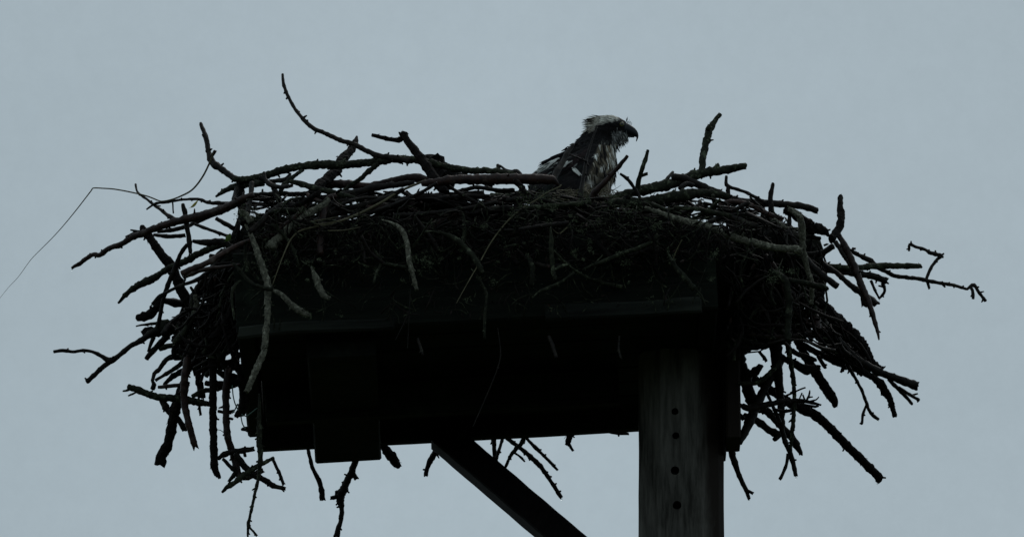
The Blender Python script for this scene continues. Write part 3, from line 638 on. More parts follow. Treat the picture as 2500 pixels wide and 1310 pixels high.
def fill(n, poly, lo, hi, rlo, rhi, ang, spread, ylo, yhi, kinds, slack=.8, fl=''):
    for _ in range(n):
        s = rand_stick(poly, lo, hi, rlo, rhi, ang, spread, rs, slack)
        if s: 
            y = rs.uniform(ylo, yhi); m_ = s[0]
            for _k in range(rs.choice((0, 0, 1, 1, 2))):
                q = m_[rs.choice((1, 2, 3))]; q2 = m_[4]; a = math.atan2(q2[1] - q[1], q2[0] - q[0]) + rs.choice((-1, 1)) * rs.uniform(.4, .9); l = rs.uniform(12, 45)
                s.append([(q[0], q[1], q[2] * .7), (q[0] + math.cos(a) * l * .5, q[1] + math.sin(a) * l * .5, q[2] * .55), (q[0] + math.cos(a + .2) * l, q[1] + math.sin(a + .2) * l, q[2] * .35)])
            make_stick(s, rs.choice(kinds), y, y + rs.uniform(-.08, .08), fl, step=7)
fill(20, LEFT, 70, 170, 4, 9, 65, 35, -.42, .1, 'dddkgr')
fill(10, LEFT, 60, 130, 4, 8, 20, 20, -.3, .2, 'ddgr')
fill(22, RIGHT, 80, 220, 4, 10, 115, 40, -.42, .2, 'dddkgr')
fill(10, RIGHT, 80, 180, 4, 8, 160, 20, -.4, .1, 'ddkg')
fill(30, RIM, 110, 280, 4, 9, 3, 12, -.52, -.40, 'dddkrg', .8)
fill(16, FRONT, 60, 180, 3, 7, 100, 45, -.58, -.54, 'ddkg', .8)
fill(6, UR, 70, 130, 5, 8, 132, 10, -.05, .1, 'dk', .8)

# ---- small debris too fine to count: twiglets, roots, rotted stems, moss (stuff parts)
def ribbon_twig(mb, p, d, l, r, m, rs):
    side = Vector((rs.gauss(0, 1), rs.gauss(0, 1), rs.gauss(0, 1))).cross(d).normalized(); pts = [p + d * l * t + side * l * .16 * math.sin(t * 3.1) for t in (0, .35, .7, 1)]
    tube(mb, pts, [r, r * .95, r * .8, r * .4], 4, 0, m=m)
tw = MB()
def scatter(n, poly, ylo, yhi, lmin, lmax, rmin, rmax, ang, spread, grad=0, ms=(0, 0, 0, 0, 1, 1, 1, 2)):
    xs = [p[0] for p in poly]; ys = [p[1] for p in poly]; k = 0; tries = 0
    while k < n and tries < n * 30:
        tries += 1
        x = rs.uniform(min(xs), max(xs)); y = rs.uniform(min(ys), max(ys))
        if not inside(poly, x, y): continue
        if grad and rs.random() < grad * (y - min(ys)) / (max(ys) - min(ys)): continue
        a = math.radians(rs.gauss(ang, spread)); l = rs.uniform(lmin, lmax)
        x2, y2 = x + math.cos(a) * l, y - math.sin(a) * l
        if not inside(poly, x2, y2): continue
        yy = rs.uniform(ylo, yhi); p0 = P(x, y, yy); p1 = P(x2, y2, yy + rs.uniform(-.03, .03))
        ribbon_twig(tw, p0, (p1 - p0).normalized(), (p1 - p0).length, rs.uniform(rmin, rmax) * PX, rs.choice(ms), rs); k += 1
scatter(330, LEFT, -.35, .25, 30, 100, 2.2, 5, 60, 40)
scatter(650, RIGHT, -.40, .3, 30, 130, 2, 5.5, 115, 40)
scatter(380, RIM, -.52, -.2, 30, 120, 1.8, 5.2, 2, 26)
scatter(900, FRONT, -.57, -.52, 15, 70, .9, 2.6, 95, 60, .9)
scatter(110, UR, -.1, .2, 30, 70, 2.5, 5, 130, 14, 0, (0,))
scatter(260, [(600, 470), (1900, 500), (1900, 640), (600, 660)], -.585, -.55, 15, 60, .8, 2.4, 80, 60, .6, (2, 2, 1))
scatter(240, [(590, 600), (1740, 600), (1740, 760), (590, 810)], -.56, -.515, 18, 75, .7, 2.4, 90, 45, .7, (1, 2, 2))
fl = MB()                                                  # flakes of bark and dead leaves
def flakes(n, poly, ylo, yhi, a, b):
    xs = [p[0] for p in poly]; ys = [p[1] for p in poly]; k = 0
    while k < n:
        x = rs.uniform(min(xs), max(xs)); y = rs.uniform(min(ys), max(ys))
        if not inside(poly, x, y): continue
        k += 1; c = P(x, y, rs.uniform(ylo, yhi)); u = Vector((rs.gauss(0, 1), rs.gauss(0, .6), rs.gauss(0, 1))).normalized(); v = u.cross(Vector((rs.gauss(0, 1), rs.gauss(0, 1), rs.gauss(0, 1)))).normalized()
        l = rs.uniform(a, b) * PX; q = len(fl.v); w3 = u.cross(v); mm_ = rs.choice((0, 0, 1, 2, 3))
        for t in range(6):
            an = t * 1.047 + rs.uniform(-.3, .3); rr = l * rs.uniform(.5, 1)
            fl.v.append(c + u * math.cos(an) * rr * 1.5 + v * math.sin(an) * rr * .7 + w3 * math.cos(an * 2) * rr * .3)
        fl.face((q, q + 1, q + 2, q + 3), mm_); fl.face((q, q + 3, q + 4, q + 5), mm_)
LOW = [(590, 640), (1715, 640), (1715, 740), (590, 800)]
flakes(200, LOW, -.53, -.515, 1.5, 5); flakes(180, LEFT, -.42, .1, 3, 9); flakes(240, RIGHT, -.42, .1, 3, 10); flakes(260, RIM, -.54, -.4, 2.5, 7); flakes(240, FRONT, -.58, -.53, 2, 7)
o = fl.build('bark_flakes', [M['k'], M['d'], M['g'], M['r']], nest, smooth=False, local=Vector(nest.location)); o['kind'] = 'stuff'
o = tw.build('twiglets', [M['k'], M['d'], M['g'], M['s']], nest, local=Vector(nest.location)); o['kind'] = 'stuff'
# rotted heart of the nest: a lumpy heap filling the deck from board to board
core = MB()
TOP = [(600, 520), (700, 505), (850, 508), (1000, 500), (1200, 508), (1300, 497), (1450, 492), (1600, 505), (1750, 525), (1850, 555)]
def topy(x):
    for (a, b), (c, d) in zip(TOP, TOP[1:]):
        if x <= c: return b + (d - b) * max(0, (x - a)) / (c - a)
    return TOP[-1][1]
nu, nv = 120, 56
for i in range(nu + 1):
    s = i / nu * 2 - 1; px = 1225 + s * 632; D = .50 * max(.02, (1 - abs(s) ** 5)) ** .5
    zt = P(px, topy(px), -.38).z; zb = (Mx @ Vector((P(px, 600, 0).x - pc.x, 0, .064))).z
    xw = P(px, 600, 0).x
    for j in range(nv):
        a = j / nv * 6.28319; cc, ss = math.cos(a), math.sin(a)
        yy = D * math.copysign(abs(cc) ** .55, cc); zz = (zt + zb) / 2 + (zt - zb) / 2 * math.copysign(abs(ss) ** .5, ss)
        v = Vector((xw, yy * .93, zz)); n1 = noise.noise(v * 9) * .02 + noise.noise(v * 30) * .012 + noise.noise(v * 80) * .006
        up = max(0, ss); v.z += n1 * up - .07 * up * math.exp(-((v.x - .1) / .35) ** 2 - (v.y / .25) ** 2)
        v.y += n1 * cc; core.v.append(v)
for i in range(nu):
    for j in range(nv):
        a = i * nv + j; b = i * nv + (j + 1) % nv; core.face((a, b, b + nv, a + nv))
core.face(range(nv)); core.face(range(nu * nv + nv - 1, nu * nv - 1, -1))
def lump(px, py, y, hx, hz, hy, amp=.03):
    c = P(px, py, y); b = len(core.v); na, nb = 26, 36
    for i in range(na + 1):
        th = math.pi * i / na
        for j in range(nb):
            ph = j / nb * 6.28319; d = Vector((math.sin(th) * math.cos(ph), math.sin(th) * math.sin(ph), math.cos(th)))
            q = c + Vector((d.x * hx * PX, d.y * hy, d.z * hz * PX))
            q += d * (noise.noise(q * 12) * amp + noise.noise(q * 40) * amp * .5 + noise.noise(q * 110) * amp * .25)
            core.v.append(q)
    for i in range(na):
        for j in range(nb):
            core.face((b + i * nb + j, b + (i + 1) * nb + j, b + (i + 1) * nb + (j + 1) % nb, b + i * nb + (j + 1) % nb))
lump(1850, 670, -.1, 130, 105, .20, .03); lump(1955, 650, -.05, 50, 70, .10, .02); lump(1870, 790, .0, 80, 45, .06, .02)
lump(655, 600, -.25, 75, 62, .14, .025); lump(560, 690, -.1, 55, 80, .12, .02); lump(530, 810, -.05, 45, 40, .06, .02)
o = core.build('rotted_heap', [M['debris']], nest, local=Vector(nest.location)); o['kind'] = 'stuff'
# moss and lichen cushions caught in the front
ms = MB()
for (x, y, r, n) in tuple((rs.uniform(600, 1720), 600 + abs(rs.gauss(0, 75)), rs.uniform(3, 9), rs.randint(5, 16)) for _ in range(46)) + ((744, 764, 7, 46), (754, 769, 6, 40), (730, 756, 5, 24), (718, 746, 4, 14), (800, 727, 4, 14), (762, 654, 4, 12), (1600, 548, 14, 60), (1040, 640, 20, 90), (1010, 630, 12, 40), (735, 515, 12, 40), (620, 525, 14, 50), (590, 520, 14, 50), (1280, 490, 20, 80), (1320, 480, 22, 90), (1255, 520, 14, 50),
                     (1425, 485, 16, 60), (1540, 505, 22, 80), (1490, 505, 18, 60), (1350, 500, 16, 50), (1530, 640, 10, 25), (1420, 560, 12, 30), (1400, 535, 12, 30), (1460, 540, 14, 40), (1340, 540, 9, 20),
                     (1900, 665, 12, 50), (1885, 680, 12, 50), (1930, 660, 8, 30), (1745, 620, 9, 30), (1738, 680, 7, 20), (640, 640, 16, 40), (600, 650, 12, 40), (1440, 590, 7, 20), (1442, 610, 6, 20), (700, 640, 9, 25), (860, 560, 9, 20), (1180, 555, 9, 20)):
    for _ in range(n):
        c = P(x + rs.gauss(0, r * .6), y + rs.gauss(0, r * .6), -.58 + rs.uniform(-.01, .02)); tuft(ms, c, PX * rs.uniform(1.5, 3.6), 4, 0)
o = ms.build('moss', [M['moss']], nest, smooth=False, local=Vector(nest.location)); o['kind'] = 'stuff'
# dry grass lining round the bird
gr = MB()
for _ in range(260):
    x = rs.gauss(1420, 55); y = rs.uniform(462, 500) ; a = rs.gauss(-8, 22); l = rs.uniform(14, 46); yy = rs.uniform(-.44, -.36)
    p0 = P(x, y, yy); p1 = P(x + l * math.cos(math.radians(a)), y - l * math.sin(math.radians(a)), yy)
    ribbon_twig(gr, p0, (p1 - p0).normalized(), (p1 - p0).length, rs.uniform(.6, 1.3) * PX, 0, rs)
o = gr.build('grass_lining', [M['s']], nest, local=Vector(nest.location)); o['kind'] = 'stuff'
# twine loops snagged at the left
for sp in ('567,940,1.6 569,965 574,985 582,1002', '590,1010,1.6 600,1015 612,1008 628,995,1.5', '580,985,1.8 573,1000 567,1008', '588,1015,1.6 592,1034 600,1046', '531,1048,.9 538,1049 545,1054'):
    make_stick(sp, 't', -.3, -.3, 'n', 'twine')

# rain drops hanging from the twig tips
wm = bpy.data.materials.new('rain_water'); wm.use_nodes = True; wb = wm.node_tree.nodes['Principled BSDF']
wb.inputs['Transmission Weight'].default_value = 1; wb.inputs['IOR'].default_value = 1.33; wb.inputs['Roughness'].default_value = .02; wb.inputs['Base Color'].default_value = (.9, .95, .95, 1)
dme = None
for (x, y, yy, k) in ((1944, 1166, .1, 3.4), (1371, 1218, .62, 3.6), (176, 659, -.15, 3), (2143, 1027, .08, 3), (372, 746, -.28, 2.8), (446, 673, -.6, 2.8), (2142, 1180, .2, 2.8), (1829, 1221, .1, 2.4), (696, 1195, -.2, 2.4), (2147, 734, .05, 2.4)):
    if dme is None:
        d_ = MB(); na, nb = 8, 12
        for i in range(na + 1):
            th = math.pi * i / na; rr = math.sin(th) * (1 if th > 1.6 else .75 + .25 * th / 1.6)
            for j in range(nb): d_.v.append(Vector((rr * math.cos(j / nb * 6.2832), rr * math.sin(j / nb * 6.2832), 1.15 * math.cos(th))) * PX)
        for i in range(na):
            for j in range(nb): a = i * nb + j; b = i * nb + (j + 1) % nb; d_.face((a, a + nb, b + nb, b))
        o = d_.build('water_drop', [wm], nest); dme = o.data
    else: o = link('water_drop', dme, nest)
    o.location = P(x, y, yy) - Vector(nest.location); o.scale = (k * .7, k * .7, k * .7)

# ------------------------------------------------------------------ loose things held by the nest
def flat_leaf(name, a, b, y, wid, m):
    p, q = P(*a, y), P(*b, y - .004); d = q - p; s = Vector((-d.z, 0.4 * d.length, d.x)).normalized(); mb = MB(); n = 6
    for i in range(n + 1):
        t = i / n; c = p + d * t + Vector((0, 0, -.12 * d.length * math.sin(t * 3.14))); w_ = wid * PX * math.sin(min(1, t * 1.1 + .08) * 3.05)
        mb.v += [c - s * w_, c + Vector((0, -.0012, -.0006)), c + s * w_]; 
    for i in range(n):
        for k in (0, 1): mb.face((i * 3 + k, i * 3 + k + 1, i * 3 + k + 4, i * 3 + k + 3))
    b0_ = len(mb.v); mb.v += [v + Vector((0, .0005, 0)) for v in mb.v[:]]; mb.f += [tuple(reversed([k + b0_ for k in f])) for f in mb.f]; mb.m = [0] * len(mb.f)
    return mb.build(name, [m], None)
o = make_stick('520,372,1.6 513,394,2.4 494,432,2.4 469,463,2.3 438,480,2.2 415,488,2.1 398,491,1.9 388,490,1.8 363,480,1.8 329,471,1.8 282,462,1.7 250,459.5,1.7 228,459,1.7 222,466,1.7 188,510,1.5 156,549,1.4 128,580,1.3 100,608,1.2 75,634,1.1 45,675,1 20,702,.9 -8,737,.8', 's', -.33, -.15, 'n', 'grass_stalk', parent=None, seed=3)
tag(o, 'thin bent grass stalk blowing out from the far left of the nest', 'grass stalk')
o = flat_leaf('leaf', (483, 489), (461, 508), -.34, 3.2, M['leaf']); tag(o, 'small yellow leaf hanging below a twig on the left', 'leaf')
o = flat_leaf('leaf', (563, 570), (548, 590), -.36, 6.5, M['greenleaf']); tag(o, 'small green leaf on the left flank of the nest', 'leaf')
# ragged pale grey scrap of unclear nature on the far rim
mb = MB(); g0 = [(1192, 480), (1198, 470), (1206, 474), (1214, 466), (1222, 464), (1230, 463), (1240, 468), (1250, 468), (1258, 474), (1256, 482), (1235, 485), (1210, 484)]
for dy in (0, .03):
    for (x, y) in g0: mb.v.append(P(x, y, -.34 + .02 * noise.noise(Vector((x * .1, y * .1, 0)))) + Vector((0, dy, 0)))
n = len(g0); mb.v.append(P(1226, 474, -.37)); mb.v.append(P(1226, 474, -.29))
for k in range(n):
    mb.face((2 * n, k, (k + 1) % n)); mb.face((2 * n + 1, n + (k + 1) % n, n + k)); mb.face((k, n + k, n + (k + 1) % n, (k + 1) % n))
tag(mb.build('grey_scrap', [M['p']], nest, smooth=False, local=Vector(nest.location)), 'pale grey curled flake lying under the reddish log')

# ------------------------------------------------------------------ osprey
YB = -.02
bird = empty('osprey', P(1410, 560, YB))
tag(bird, 'wet brown and white osprey sitting in the nest, facing right', 'bird')
BL = Vector(bird.location)
def fmat(name, rough=.55):
    m = bpy.data.materials.new(name); m.use_nodes = True; t = m.node_tree; b = t.nodes['Principled BSDF']
    a = t.nodes.new('ShaderNodeAttribute'); a.attribute_name = 'tint'
    nn = t.nodes.new('ShaderNodeTexNoise'); nn.inputs['Scale'].default_value = 260; nn.inputs['Detail'].default_value = 3
    co = t.nodes.new('ShaderNodeTexCoord'); t.links.new(co.outputs['Object'], nn.inputs['Vector'])
    mr = t.nodes.new('ShaderNodeMapRange'); mr.inputs['To Min'].default_value = .55; mr.inputs['To Max'].default_value = 1.35; t.links.new(nn.outputs['Fac'], mr.inputs['Value'])
    mx = t.nodes.new('ShaderNodeVectorMath'); mx.operation = 'SCALE'; t.links.new(a.outputs['Color'], mx.inputs[0]); t.links.new(mr.outputs[0], mx.inputs['Scale'])
    t.links.new(mx.outputs[0], b.inputs['Base Color']); b.inputs['Roughness'].default_value = rough; b.inputs['Specular IOR Level'].default_value = .1
    return m
FM = fmat('wet_plumage')
WHITE, CREAM, TAN, DARK, BLK, GREY = (.74, .75, .70), (.66, .65, .56), (.19, .16, .11), (.009, .008, .008), (.004, .004, .005), (.17, .18, .17)
def mixc(a, b, t): t = max(0, min(1, t)); return tuple(p + (q - p) * t for p, q in zip(a, b))
ROWS = [(284, 1474, 1494, 5), (285.5, 1462, 1504, 12), (288, 1449, 1512, 18), (292, 1441, 1520, 24), (296, 1437, 1527, 28), (302, 1436, 1531, 31), (308, 1436, 1534, 33), (315, 1433, 1534, 33), (323, 1426, 1531, 32),
        (331, 1421, 1529, 30), (338, 1414, 1520, 29), (345, 1409, 1510, 30), (357, 1400, 1498, 34), (370, 1385, 1499, 40), (385, 1367, 1502, 48), (396, 1338, 1502, 56), (407, 1322, 1502, 62), (425, 1302, 1498, 68),
        (440, 1295, 1495, 72), (470, 1290, 1490, 74), (500, 1300, 1482, 68), (530, 1325, 1465, 52), (548, 1350, 1440, 32), (556, 1375, 1420, 12)]
def row(v):
    f = v * (len(ROWS) - 1); i = min(int(f), len(ROWS) - 2); t = f - i
    return [a + (b - a) * t for a, b in zip(ROWS[i], ROWS[i + 1])]
def surf(v, a):
    py, l, r, wd = row(v); cx = (l + r) / 2; hx = (r - l) / 2; c, s = math.cos(a), math.sin(a)
    x = cx + hx * c; taper = 1
    if c < 0 and py > 360: taper = 1 - .45 * (-c) ** 3      # narrower towards the tail
    if c > 0 and py < 335: taper = 1 - .35 * c ** 3          # narrower towards the bill
    p = P(x, py, YB); p.y += wd * PX * s * taper
    return p, x, py - .25 * abs(wd * s * taper)
def colour(x, y, rs):
    rn = rs.random(); n1 = noise.noise(Vector((x * .09, y * .028, 3))); n2 = noise.noise(Vector((x * .30, y * .06, 8)))
    line = 322 if x < 1448 else (322 - (x - 1448) * 1.2 if x < 1461 else 306.5 - (x - 1461) * .24); line += (rn - .5) * 3
    if y < 345 - (1500 - x) * .0 and y < line and x > 1425:
        if x > 1513: return mixc(BLK, GREY, .1 * rn)
        base = mixc(mixc(DARK, TAN, .7), CREAM, (x - 1446) / 28 - .25 * rn); base = mixc(base, mixc(TAN, DARK, .5), min(.8, 1.9 * max(0, n2)))
        if y > line - 5: base = mixc(base, DARK, .4)
        return mixc(base, DARK, .35) if (y < 284 and rn < .5) else mixc(base, DARK, .7) if rn < .12 else mixc(base, WHITE, .25 * rn)
    if y < 350:
        if x > 1494 and y > 318 and x < 1523: return mixc(DARK, (.30, .31, .30), max(0, min(1, (y - 314) / 14)) * (.35 + .65 * rn) * (0.2 if x > 1524 and y < 326 else 1))
        if x > 1470 and y > 336: return mixc(DARK, GREY, (y - 336) / 20 * rn)
        return mixc(BLK, DARK, rn)
    edge = 1464 - (y - 345) * .35
    if x > edge:
        k = .5 + n1 * 1.1 + n2 * .9 - max(0, y - 400) * .0035
        if x > 1485 and y < 400: k += .25
        return mixc(mixc(DARK, TAN, k * 1.5), WHITE, (k - .62) * 1.5)
    return mixc(BLK, (.020, .017, .017), rn)
body = MB(); nv_, na_ = 120, 48; rb = random.Random(4)
for i in range(nv_ + 1):
    for j in range(na_):
        p, x, y = surf(i / nv_, j / na_ * 6.28319); body.v.append(p); c = colour(x, y, rb); body.c.append(tuple(k * .8 for k in c))
for i in range(nv_):
    for j in range(na_):
        a = i * na_ + j; b = i * na_ + (j + 1) % na_; body.face((a, b, b + na_, a + na_))
body.face(range(na_)); body.face(range(nv_ * na_ + na_ - 1, nv_ * na_ - 1, -1))
body.build('body', [FM], bird, local=BL)
def feather(mb, p, d, nrm, l, wd, col, curve=.15, tipf=.0, n=4):
    """a narrow pointed vane, gently bent, folded along its shaft"""
    d = d.normalized(); s = d.cross(nrm)
    if s.length < 1e-6: return
    s.normalize(); b = len(mb.v); cols = []
    prof = [.45, 1, .85, .5, 0]
    for i in range(n + 1):
        t = i / n; c = p + d * l * t + nrm * l * (curve * t - curve * 1.3 * t * t); ww = wd * .5 * prof[i]
        mb.v += [c - s * ww, c + nrm * ww * .35, c + s * ww]; cc = mixc(col, (.01, .01, .01), tipf * t); mb.c += [cc, tuple(k * 1.1 for k in cc), cc]
    for i in range(n):
        for k in (0, 1): mb.face((b + i * 3 + k, b + i * 3 + k + 1, b + i * 3 + k + 4, b + i * 3 + k + 3))
def flow(x, y):
    if y < 310: return (-1, .10) if x < 1500 else (-.9, -.22)
    if x < 1462 and y < 345: return (-.85, .42)
    if x > 1492 and y < 352: return (.28, .95)
    if y < 352: return (-.25, .9)
    if x > 1464 - (y - 345) * .35: return (.12, 1)
    return (-.75, .62)
pl = MB()
for _ in range(5200):
    v = rb.uniform(.02, .93); a = rb.uniform(0, 6.28319); p, x, y = surf(v, a)
    if x > 1519 and y < 326: continue
    p2, _, _ = surf(v + .004, a); p3, _, _ = surf(v, a + .02); nr_ = (p3 - p).cross(p2 - p)
    if nr_.length < 1e-12: continue
    nr_.normalize()
    cen = P((row(v)[1] + row(v)[2]) / 2, row(v)[0], YB)
    if nr_.dot(p - cen) < 0: nr_ = -nr_
    fx, fy = flow(x, y); d = Vector((fx, rb.gauss(0, .18), -fy)); d = d - nr_ * d.dot(nr_)
    if d.length < .15: d = Vector((fx, 0, -fy)) 
    d = (d.normalized() + nr_ * rb.uniform(.02, .22)).normalized()
    head = y < 335; l = (rb.uniform(6, 13) if head else rb.uniform(10, 22)) * PX; wd = (rb.uniform(1.4, 2.8) if head else rb.uniform(2.2, 4.6)) * PX
    if head and x > 1505: l *= .55; wd *= .8
    c = colour(x, y, rb); k = rb.uniform(.65, 1.25); feather(pl, p - nr_ * .3 * PX, d, nr_, l, wd, tuple(q * k for q in c))
def spikes(path, dirs, n, lmin, lmax, wid, cols, wy, cv=.1):
    for _ in range(n):
        t = rb.random() * (len(path) - 1); i = min(int(t), len(path) - 2); f = t - i
        x = path[i][0] + (path[i + 1][0] - path[i][0]) * f + rb.gauss(0, 1.5); y = path[i][1] + (path[i + 1][1] - path[i][1]) * f + rb.gauss(0, 1.5)
        dx = dirs[i][0] + (dirs[i + 1][0] - dirs[i][0]) * f + rb.gauss(0, .10); dy = dirs[i][1] + (dirs[i + 1][1] - dirs[i][1]) * f + rb.gauss(0, .10)
        p = P(x, y, YB); p.y += rb.gauss(0, wy) * PX
        feather(pl, p, Vector((dx, rb.gauss(0, .12), -dy)), Vector((0, -1, 0)), rb.uniform(lmin, lmax) * PX, rb.uniform(*wid) * PX, rb.choice(cols), cv)
# ragged wet crest, nape, beard, breast edge
spikes([(1462, 289), (1450, 295), (1447, 303)], [(-1, .02), (-1, .08), (-1, .12)], 60, 16, 33, (1.5, 2.8), [DARK, DARK, TAN, CREAM], 12)
spikes([(1447, 303), (1444, 316), (1440, 328)], [(-1, .1), (-.95, .25), (-.9, .4)], 64, 12, 27, (1.5, 2.8), [TAN, TAN, CREAM, DARK, GREY], 14)
spikes([(1438, 322), (1428, 332), (1418, 345), (1405, 358)], [(-.95, .4), (-.85, .5), (-.75, .65), (-.7, .7)], 50, 9, 20, (1.6, 3.2), [DARK, DARK, BLK], 14)
spikes([(1530, 327), (1522, 334), (1514, 340), (1505, 345), (1498, 352)], [(.25, 1), (.28, 1), (.3, .95), (.35, .9), (.45, .8)], 130, 10, 26, (1.3, 2.6), [GREY, GREY, DARK, (.30, .30, .28), DARK], 15)
spikes([(1500, 318), (1512, 322), (1520, 326)], [(.1, 1), (.2, 1), (.25, 1)], 40, 8, 16, (1.5, 2.6), [GREY, (.3, .3, .29), DARK], 22)
spikes([(1499, 352), (1500, 375), (1502, 395), (1500, 420), (1496, 440)], [(.25, 1), (.12, 1), (.22, 1), (.1, 1), (.15, 1)], 60, 12, 26, (1.8, 3.4), [GREY, DARK, DARK, (.36, .36, .33), TAN], 20)
spikes([(1400, 358), (1385, 370), (1368, 386)], [(-.7, .7), (-.75, .6), (-.8, .5)], 40, 10, 20, (2, 4), [DARK, BLK], 20)
spikes([(1528, 294), (1534, 301), (1540, 306)], [(.1, -1), (.2, -.9), (.45, -.7)], 22, 4, 8.5, (.7, 1.3), [GREY, DARK, BLK], 5)
spikes([(1468, 288), (1480, 286.5), (1498, 287)], [(-.95, -.05), (-.98, -.05), (-.98, -.12)], 26, 5, 11, (1, 2), [CREAM, GREY, DARK], 8)
# brow ridge over the eye
spikes([(1528, 300), (1515, 296), (1505, 298)], [(-.9, -.05), (-.9, .1), (-.9, .2)], 40, 8, 14, (2, 3.4), [BLK, DARK], 0.01)
pl.build('plumage', [FM], bird, local=BL)
# wings: overlapping long feathers laid in rows over a flat shoulder
def wing(sy):
    wg = MB(); off = sy * 66 * PX
    def place(x, y, k=0):
        p = P(x, y + 9, YB); inward = max(0, (1370 - x)) / 90; p.y += off * (1 - .35 * min(1, inward)) + sy * k * PX * .8
        return p
    n0 = Vector((0, sy, 0))
    n = 26                                                     # shoulder pad
    c0 = place(1392, 414, -16)
    b = len(wg.v)
    for i in range(11):
        th = math.pi * i / 10
        for j in range(n):
            ph = j / n * 6.28319; u = math.sin(th) * math.cos(ph); v_ = math.cos(th); w_ = math.sin(th) * math.sin(ph)
            wg.v.append(c0 + Vector((.80, 0, .55)) * v_ * 46 * PX + Vector((-.55, 0, .80)) * u * 26 * PX + Vector((0, 1, 0)) * w_ * 15 * PX); wg.c.append(DARK)
    for i in range(10):
        for j in range(n): wg.face((b + i * n + j, b + (i + 1) * n + j, b + (i + 1) * n + (j + 1) % n, b + i * n + (j + 1) % n))
    def fe(a, t, wd, col, k, cv=.06, n_=1, jit=2):
        for _ in range(n_):
            p = place(a[0] + rb.gauss(0, jit), a[1] + rb.gauss(0, jit), k + rb.random()); q = place(t[0] + rb.gauss(0, jit), t[1] + rb.gauss(0, jit), k)
            kk = rb.uniform(.75, 1.2); feather(wg, p, q - p, n0, (q - p).length, wd * PX * rb.uniform(.8, 1.15), tuple(c * kk for c in col), cv)
    GR = (.014, .017, .016)
    for i in range(9):                                         # long dark flight feathers, lowest layer
        fe((1425 - i * 3, 424 + i * 4), (1335 - i * 2, 440 + i * 5), 15, GR, 2, n_=2)
    for i in range(8): fe((1420 - i * 7, 412 + i * 4), (1362 - i * 5, 462 + i * 1), 13, GR, 4, n_=2)
    for i in range(7): fe((1366 - i * 4, 398 + i * 2.2), (1316 - i * 1.2, 418 + i * 1.8), 4.5, mixc(WHITE, GREY, rb.random() * .5), 13, n_=4, jit=3)   # white flank patch
    for i in range(5): fe((1398 - i * 4, 404 + i * 1.5), (1368 - i, 418 + i), 4.5, mixc(WHITE, GREY, rb.random() * .6), 15, n_=3, jit=3)
    for i in range(4): fe((1397 + i * 3, 420 + i * 2), (1415, 436 + i), 4, mixc(WHITE, GREY, rb.random() * .5), 16, n_=3, jit=2.5)
    for i in range(10): fe((1412 - i * 5, 372 + i * 3), (1352 - i * 3.6, 392 + i * 1.4), 9, DARK, 9 - i * .3, n_=2)       # dark scapulars
    for i in range(5): fe((1380 - i * 5, 384 + i), (1316 - i * 1.5, 404 + i * 2.4), 6, BLK, 10, n_=1, jit=1)
    for i in range(12): fe((1440 - i * 3, 372 + i * 3), (1400 - i * 3, 398 + i * 3), 8, (.026, .018, .019), 9, n_=2)
    for i in range(26):
        x = rb.uniform(1325, 1412); y = 392 + (1412 - x) * .22 + rb.uniform(-4, 26); fe((x, y), (x - rb.uniform(12, 22), y + rb.uniform(6, 13)), 3.4, rb.choice([DARK, BLK, GREY, (.03, .02, .02)]), 18)
    return wg.build('wing', [FM], bird, local=BL)
wing(-1); wing(1)
# tail
tl = MB()
for i in range(9):
    p = P(1330, 452 + i * 2, YB + (i - 4) * .006); q = P(1262 + abs(i - 4) * 2, 488 + i * 1.5, YB + (i - 4) * .012)
    feather(tl, p, q - p, Vector((0, 0, 1)), (q - p).length, 16 * PX, mixc(DARK, TAN, .3 * (i % 2)), .02)
tl.build('tail', [FM], bird, local=BL)
# bill
bk = bpy.data.materials.new('black_horn'); bk.use_nodes = True; bb = bk.node_tree.nodes['Principled BSDF']
bb.inputs['Base Color'].default_value = (.012, .014, .017, 1); bb.inputs['Roughness'].default_value = .42; bb.inputs['Specular IOR Level'].default_value = .2
nzb = bk.node_tree.nodes.new('ShaderNodeTexNoise'); nzb.inputs['Scale'].default_value = 200; rbp = bk.node_tree.nodes.new('ShaderNodeValToRGB')
rbp.color_ramp.elements[0].color = (.003, .004, .005, 1); rbp.color_ramp.elements[1].color = (.014, .017, .021, 1)
bk.node_tree.links.new(nzb.outputs['Fac'], rbp.inputs[0]); bk.node_tree.links.new(rbp.outputs[0], bb.inputs['Base Color'])
def loft(name, st, parent, m, sides=20):
    """stations: upper point, lower point, half breadth"""
    mb = MB()
    for (ux, uy, lx, ly, hb) in st:
        u, l = P(ux, uy, YB), P(lx, ly, YB); c = (u + l) / 2; r = (u - l) / 2
        for k in range(sides):
            a = k / sides * 6.28319; mb.v.append(c + r * math.cos(a) + Vector((0, math.sin(a) * hb * PX, 0)))
    for i in range(len(st) - 1):
        for k in range(sides):
            a = i * sides + k; b = i * sides + (k + 1) % sides; mb.face((a, b, b + sides, a + sides))
    mb.face(range(sides)); mb.face(range(len(st) * sides - 1, len(st) * sides - sides - 1, -1))
    return mb.build(name, [m], parent, local=BL)
bill = loft('bill', [(1527, 300, 1522, 330, 15), (1533, 301.5, 1529, 331, 13), (1539, 305, 1535, 331.5, 11.5), (1545, 309, 1541, 332, 10), (1550.5, 313.5, 1546.5, 333, 8), (1555, 319, 1550.5, 334, 6.3), (1558, 325, 1552.5, 334.6, 4.8),
              (1559, 331, 1553.6, 335.2, 3.2), (1558.3, 336.5, 1553.7, 338, 2.1), (1556.4, 341, 1553, 341.6, 1.4), (1554, 345.5, 1552.6, 345.5, .5)], bird, bk)
tag(bill, 'black hooked bill')
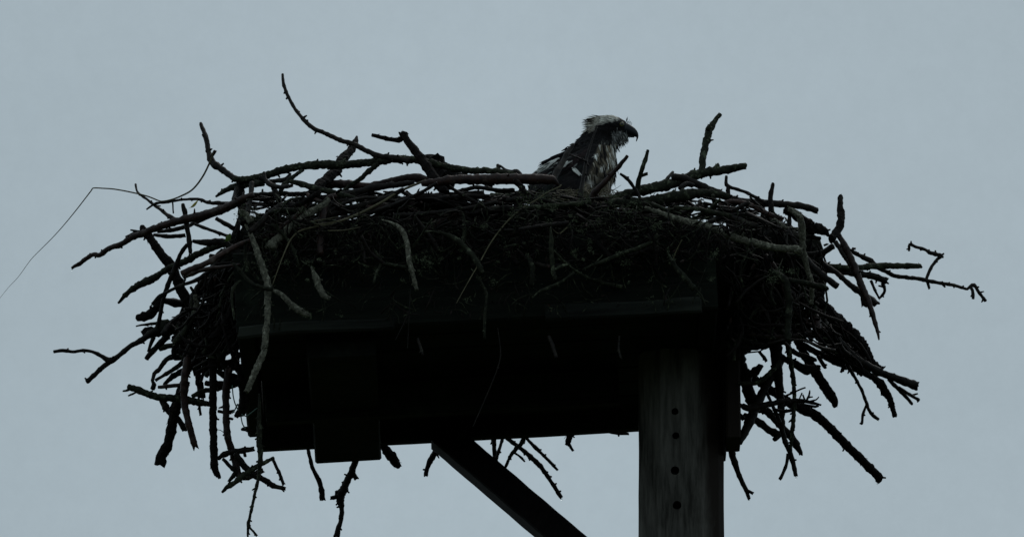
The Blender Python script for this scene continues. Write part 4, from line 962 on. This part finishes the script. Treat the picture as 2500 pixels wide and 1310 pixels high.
loft('lower_mandible', [(1524, 327, 1522, 334.5, 10), (1534, 329.5, 1532, 334.6, 8), (1543, 331.5, 1542, 335.4, 6), (1549, 333, 1548.5, 335.8, 3)], bird, bk)
nost = MB()
for s in (-1, 1):
    c = P(1535.5, 317, YB) + Vector((0, s * 11.6 * PX, 0)); b = len(nost.v)
    for k in range(8): a = k * .7854; nost.v.append(c + Vector((math.cos(a) * 2.2 * PX, 0, math.sin(a) * 1 * PX)))
    nost.face(range(b, b + 8))
nost.build('nostril', [M['bolt']], bird, local=BL)
# eyes
def flatmat(name, c, rough=.15):
    m = bpy.data.materials.new(name); m.use_nodes = True; q = m.node_tree; b = q.nodes['Principled BSDF']; b.inputs['Roughness'].default_value = rough
    nn = q.nodes.new('ShaderNodeTexNoise'); nn.inputs['Scale'].default_value = 400; rr = q.nodes.new('ShaderNodeValToRGB')
    rr.color_ramp.elements[0].color = (*[k * .6 for k in c], 1); rr.color_ramp.elements[1].color = (*c, 1); q.links.new(nn.outputs['Fac'], rr.inputs[0]); q.links.new(rr.outputs[0], b.inputs['Base Color']); return m
IR = flatmat('yellow_iris', (.12, .12, .03)); PU = flatmat('pupil', (.004, .004, .004), .05)
for s in (-1, 1):
    c = P(1518, 309.5, YB) + Vector((0, s * 24.5 * PX, 0)); mb = MB()
    for i in range(9):
        th = i / 8 * 1.57
        for k in range(18):
            a = k / 18 * 6.28319; mb.v.append(c + Vector((math.cos(a) * math.sin(th) * 5.8 * PX, s * math.cos(th) * 3.6 * PX, math.sin(a) * math.sin(th) * 5.8 * PX)))
    for i in range(8):
        for k in range(18): mb.face((i * 18 + k, i * 18 + (k + 1) % 18, i * 18 + 18 + (k + 1) % 18, i * 18 + 18 + k))
    e = mb.build('eye', [IR], bird, local=BL)
    mb = MB(); mb.v.append(c + Vector((0, s * 4.1 * PX, 0)))
    for k in range(18): a = k / 18 * 6.28319; mb.v.append(c + Vector((math.cos(a) * 3.3 * PX, s * 3.45 * PX, math.sin(a) * 3.3 * PX)))
    for k in range(18): mb.face((0, 1 + k, 1 + (k + 1) % 18))
    pu = mb.build('pupil', [PU], e, local=BL)
# legs hidden in the cup: feathered shanks standing on the lining
for s in (-1, 1):
    lg = MB(); a0 = P(1405, 540, YB) + Vector((0, s * .032, 0)); a1 = a0 + Vector((.01, 0, -.06)); a2 = a0 + Vector((0, 0, -.10))
    tube(lg, [a0, a1, a2], [.016, .010, .007], 8, .1)
    for t in (-.5, 0, .5, 3.14): tube(lg, [a2, a2 + Vector((math.cos(t) * .022, math.sin(t) * .022, .004)), a2 + Vector((math.cos(t) * .04, math.sin(t) * .04, -.006))], [.005, .004, .0015], 6, .1)
    lg.c = []; lg.build('leg', [M['p']], bird, local=BL)
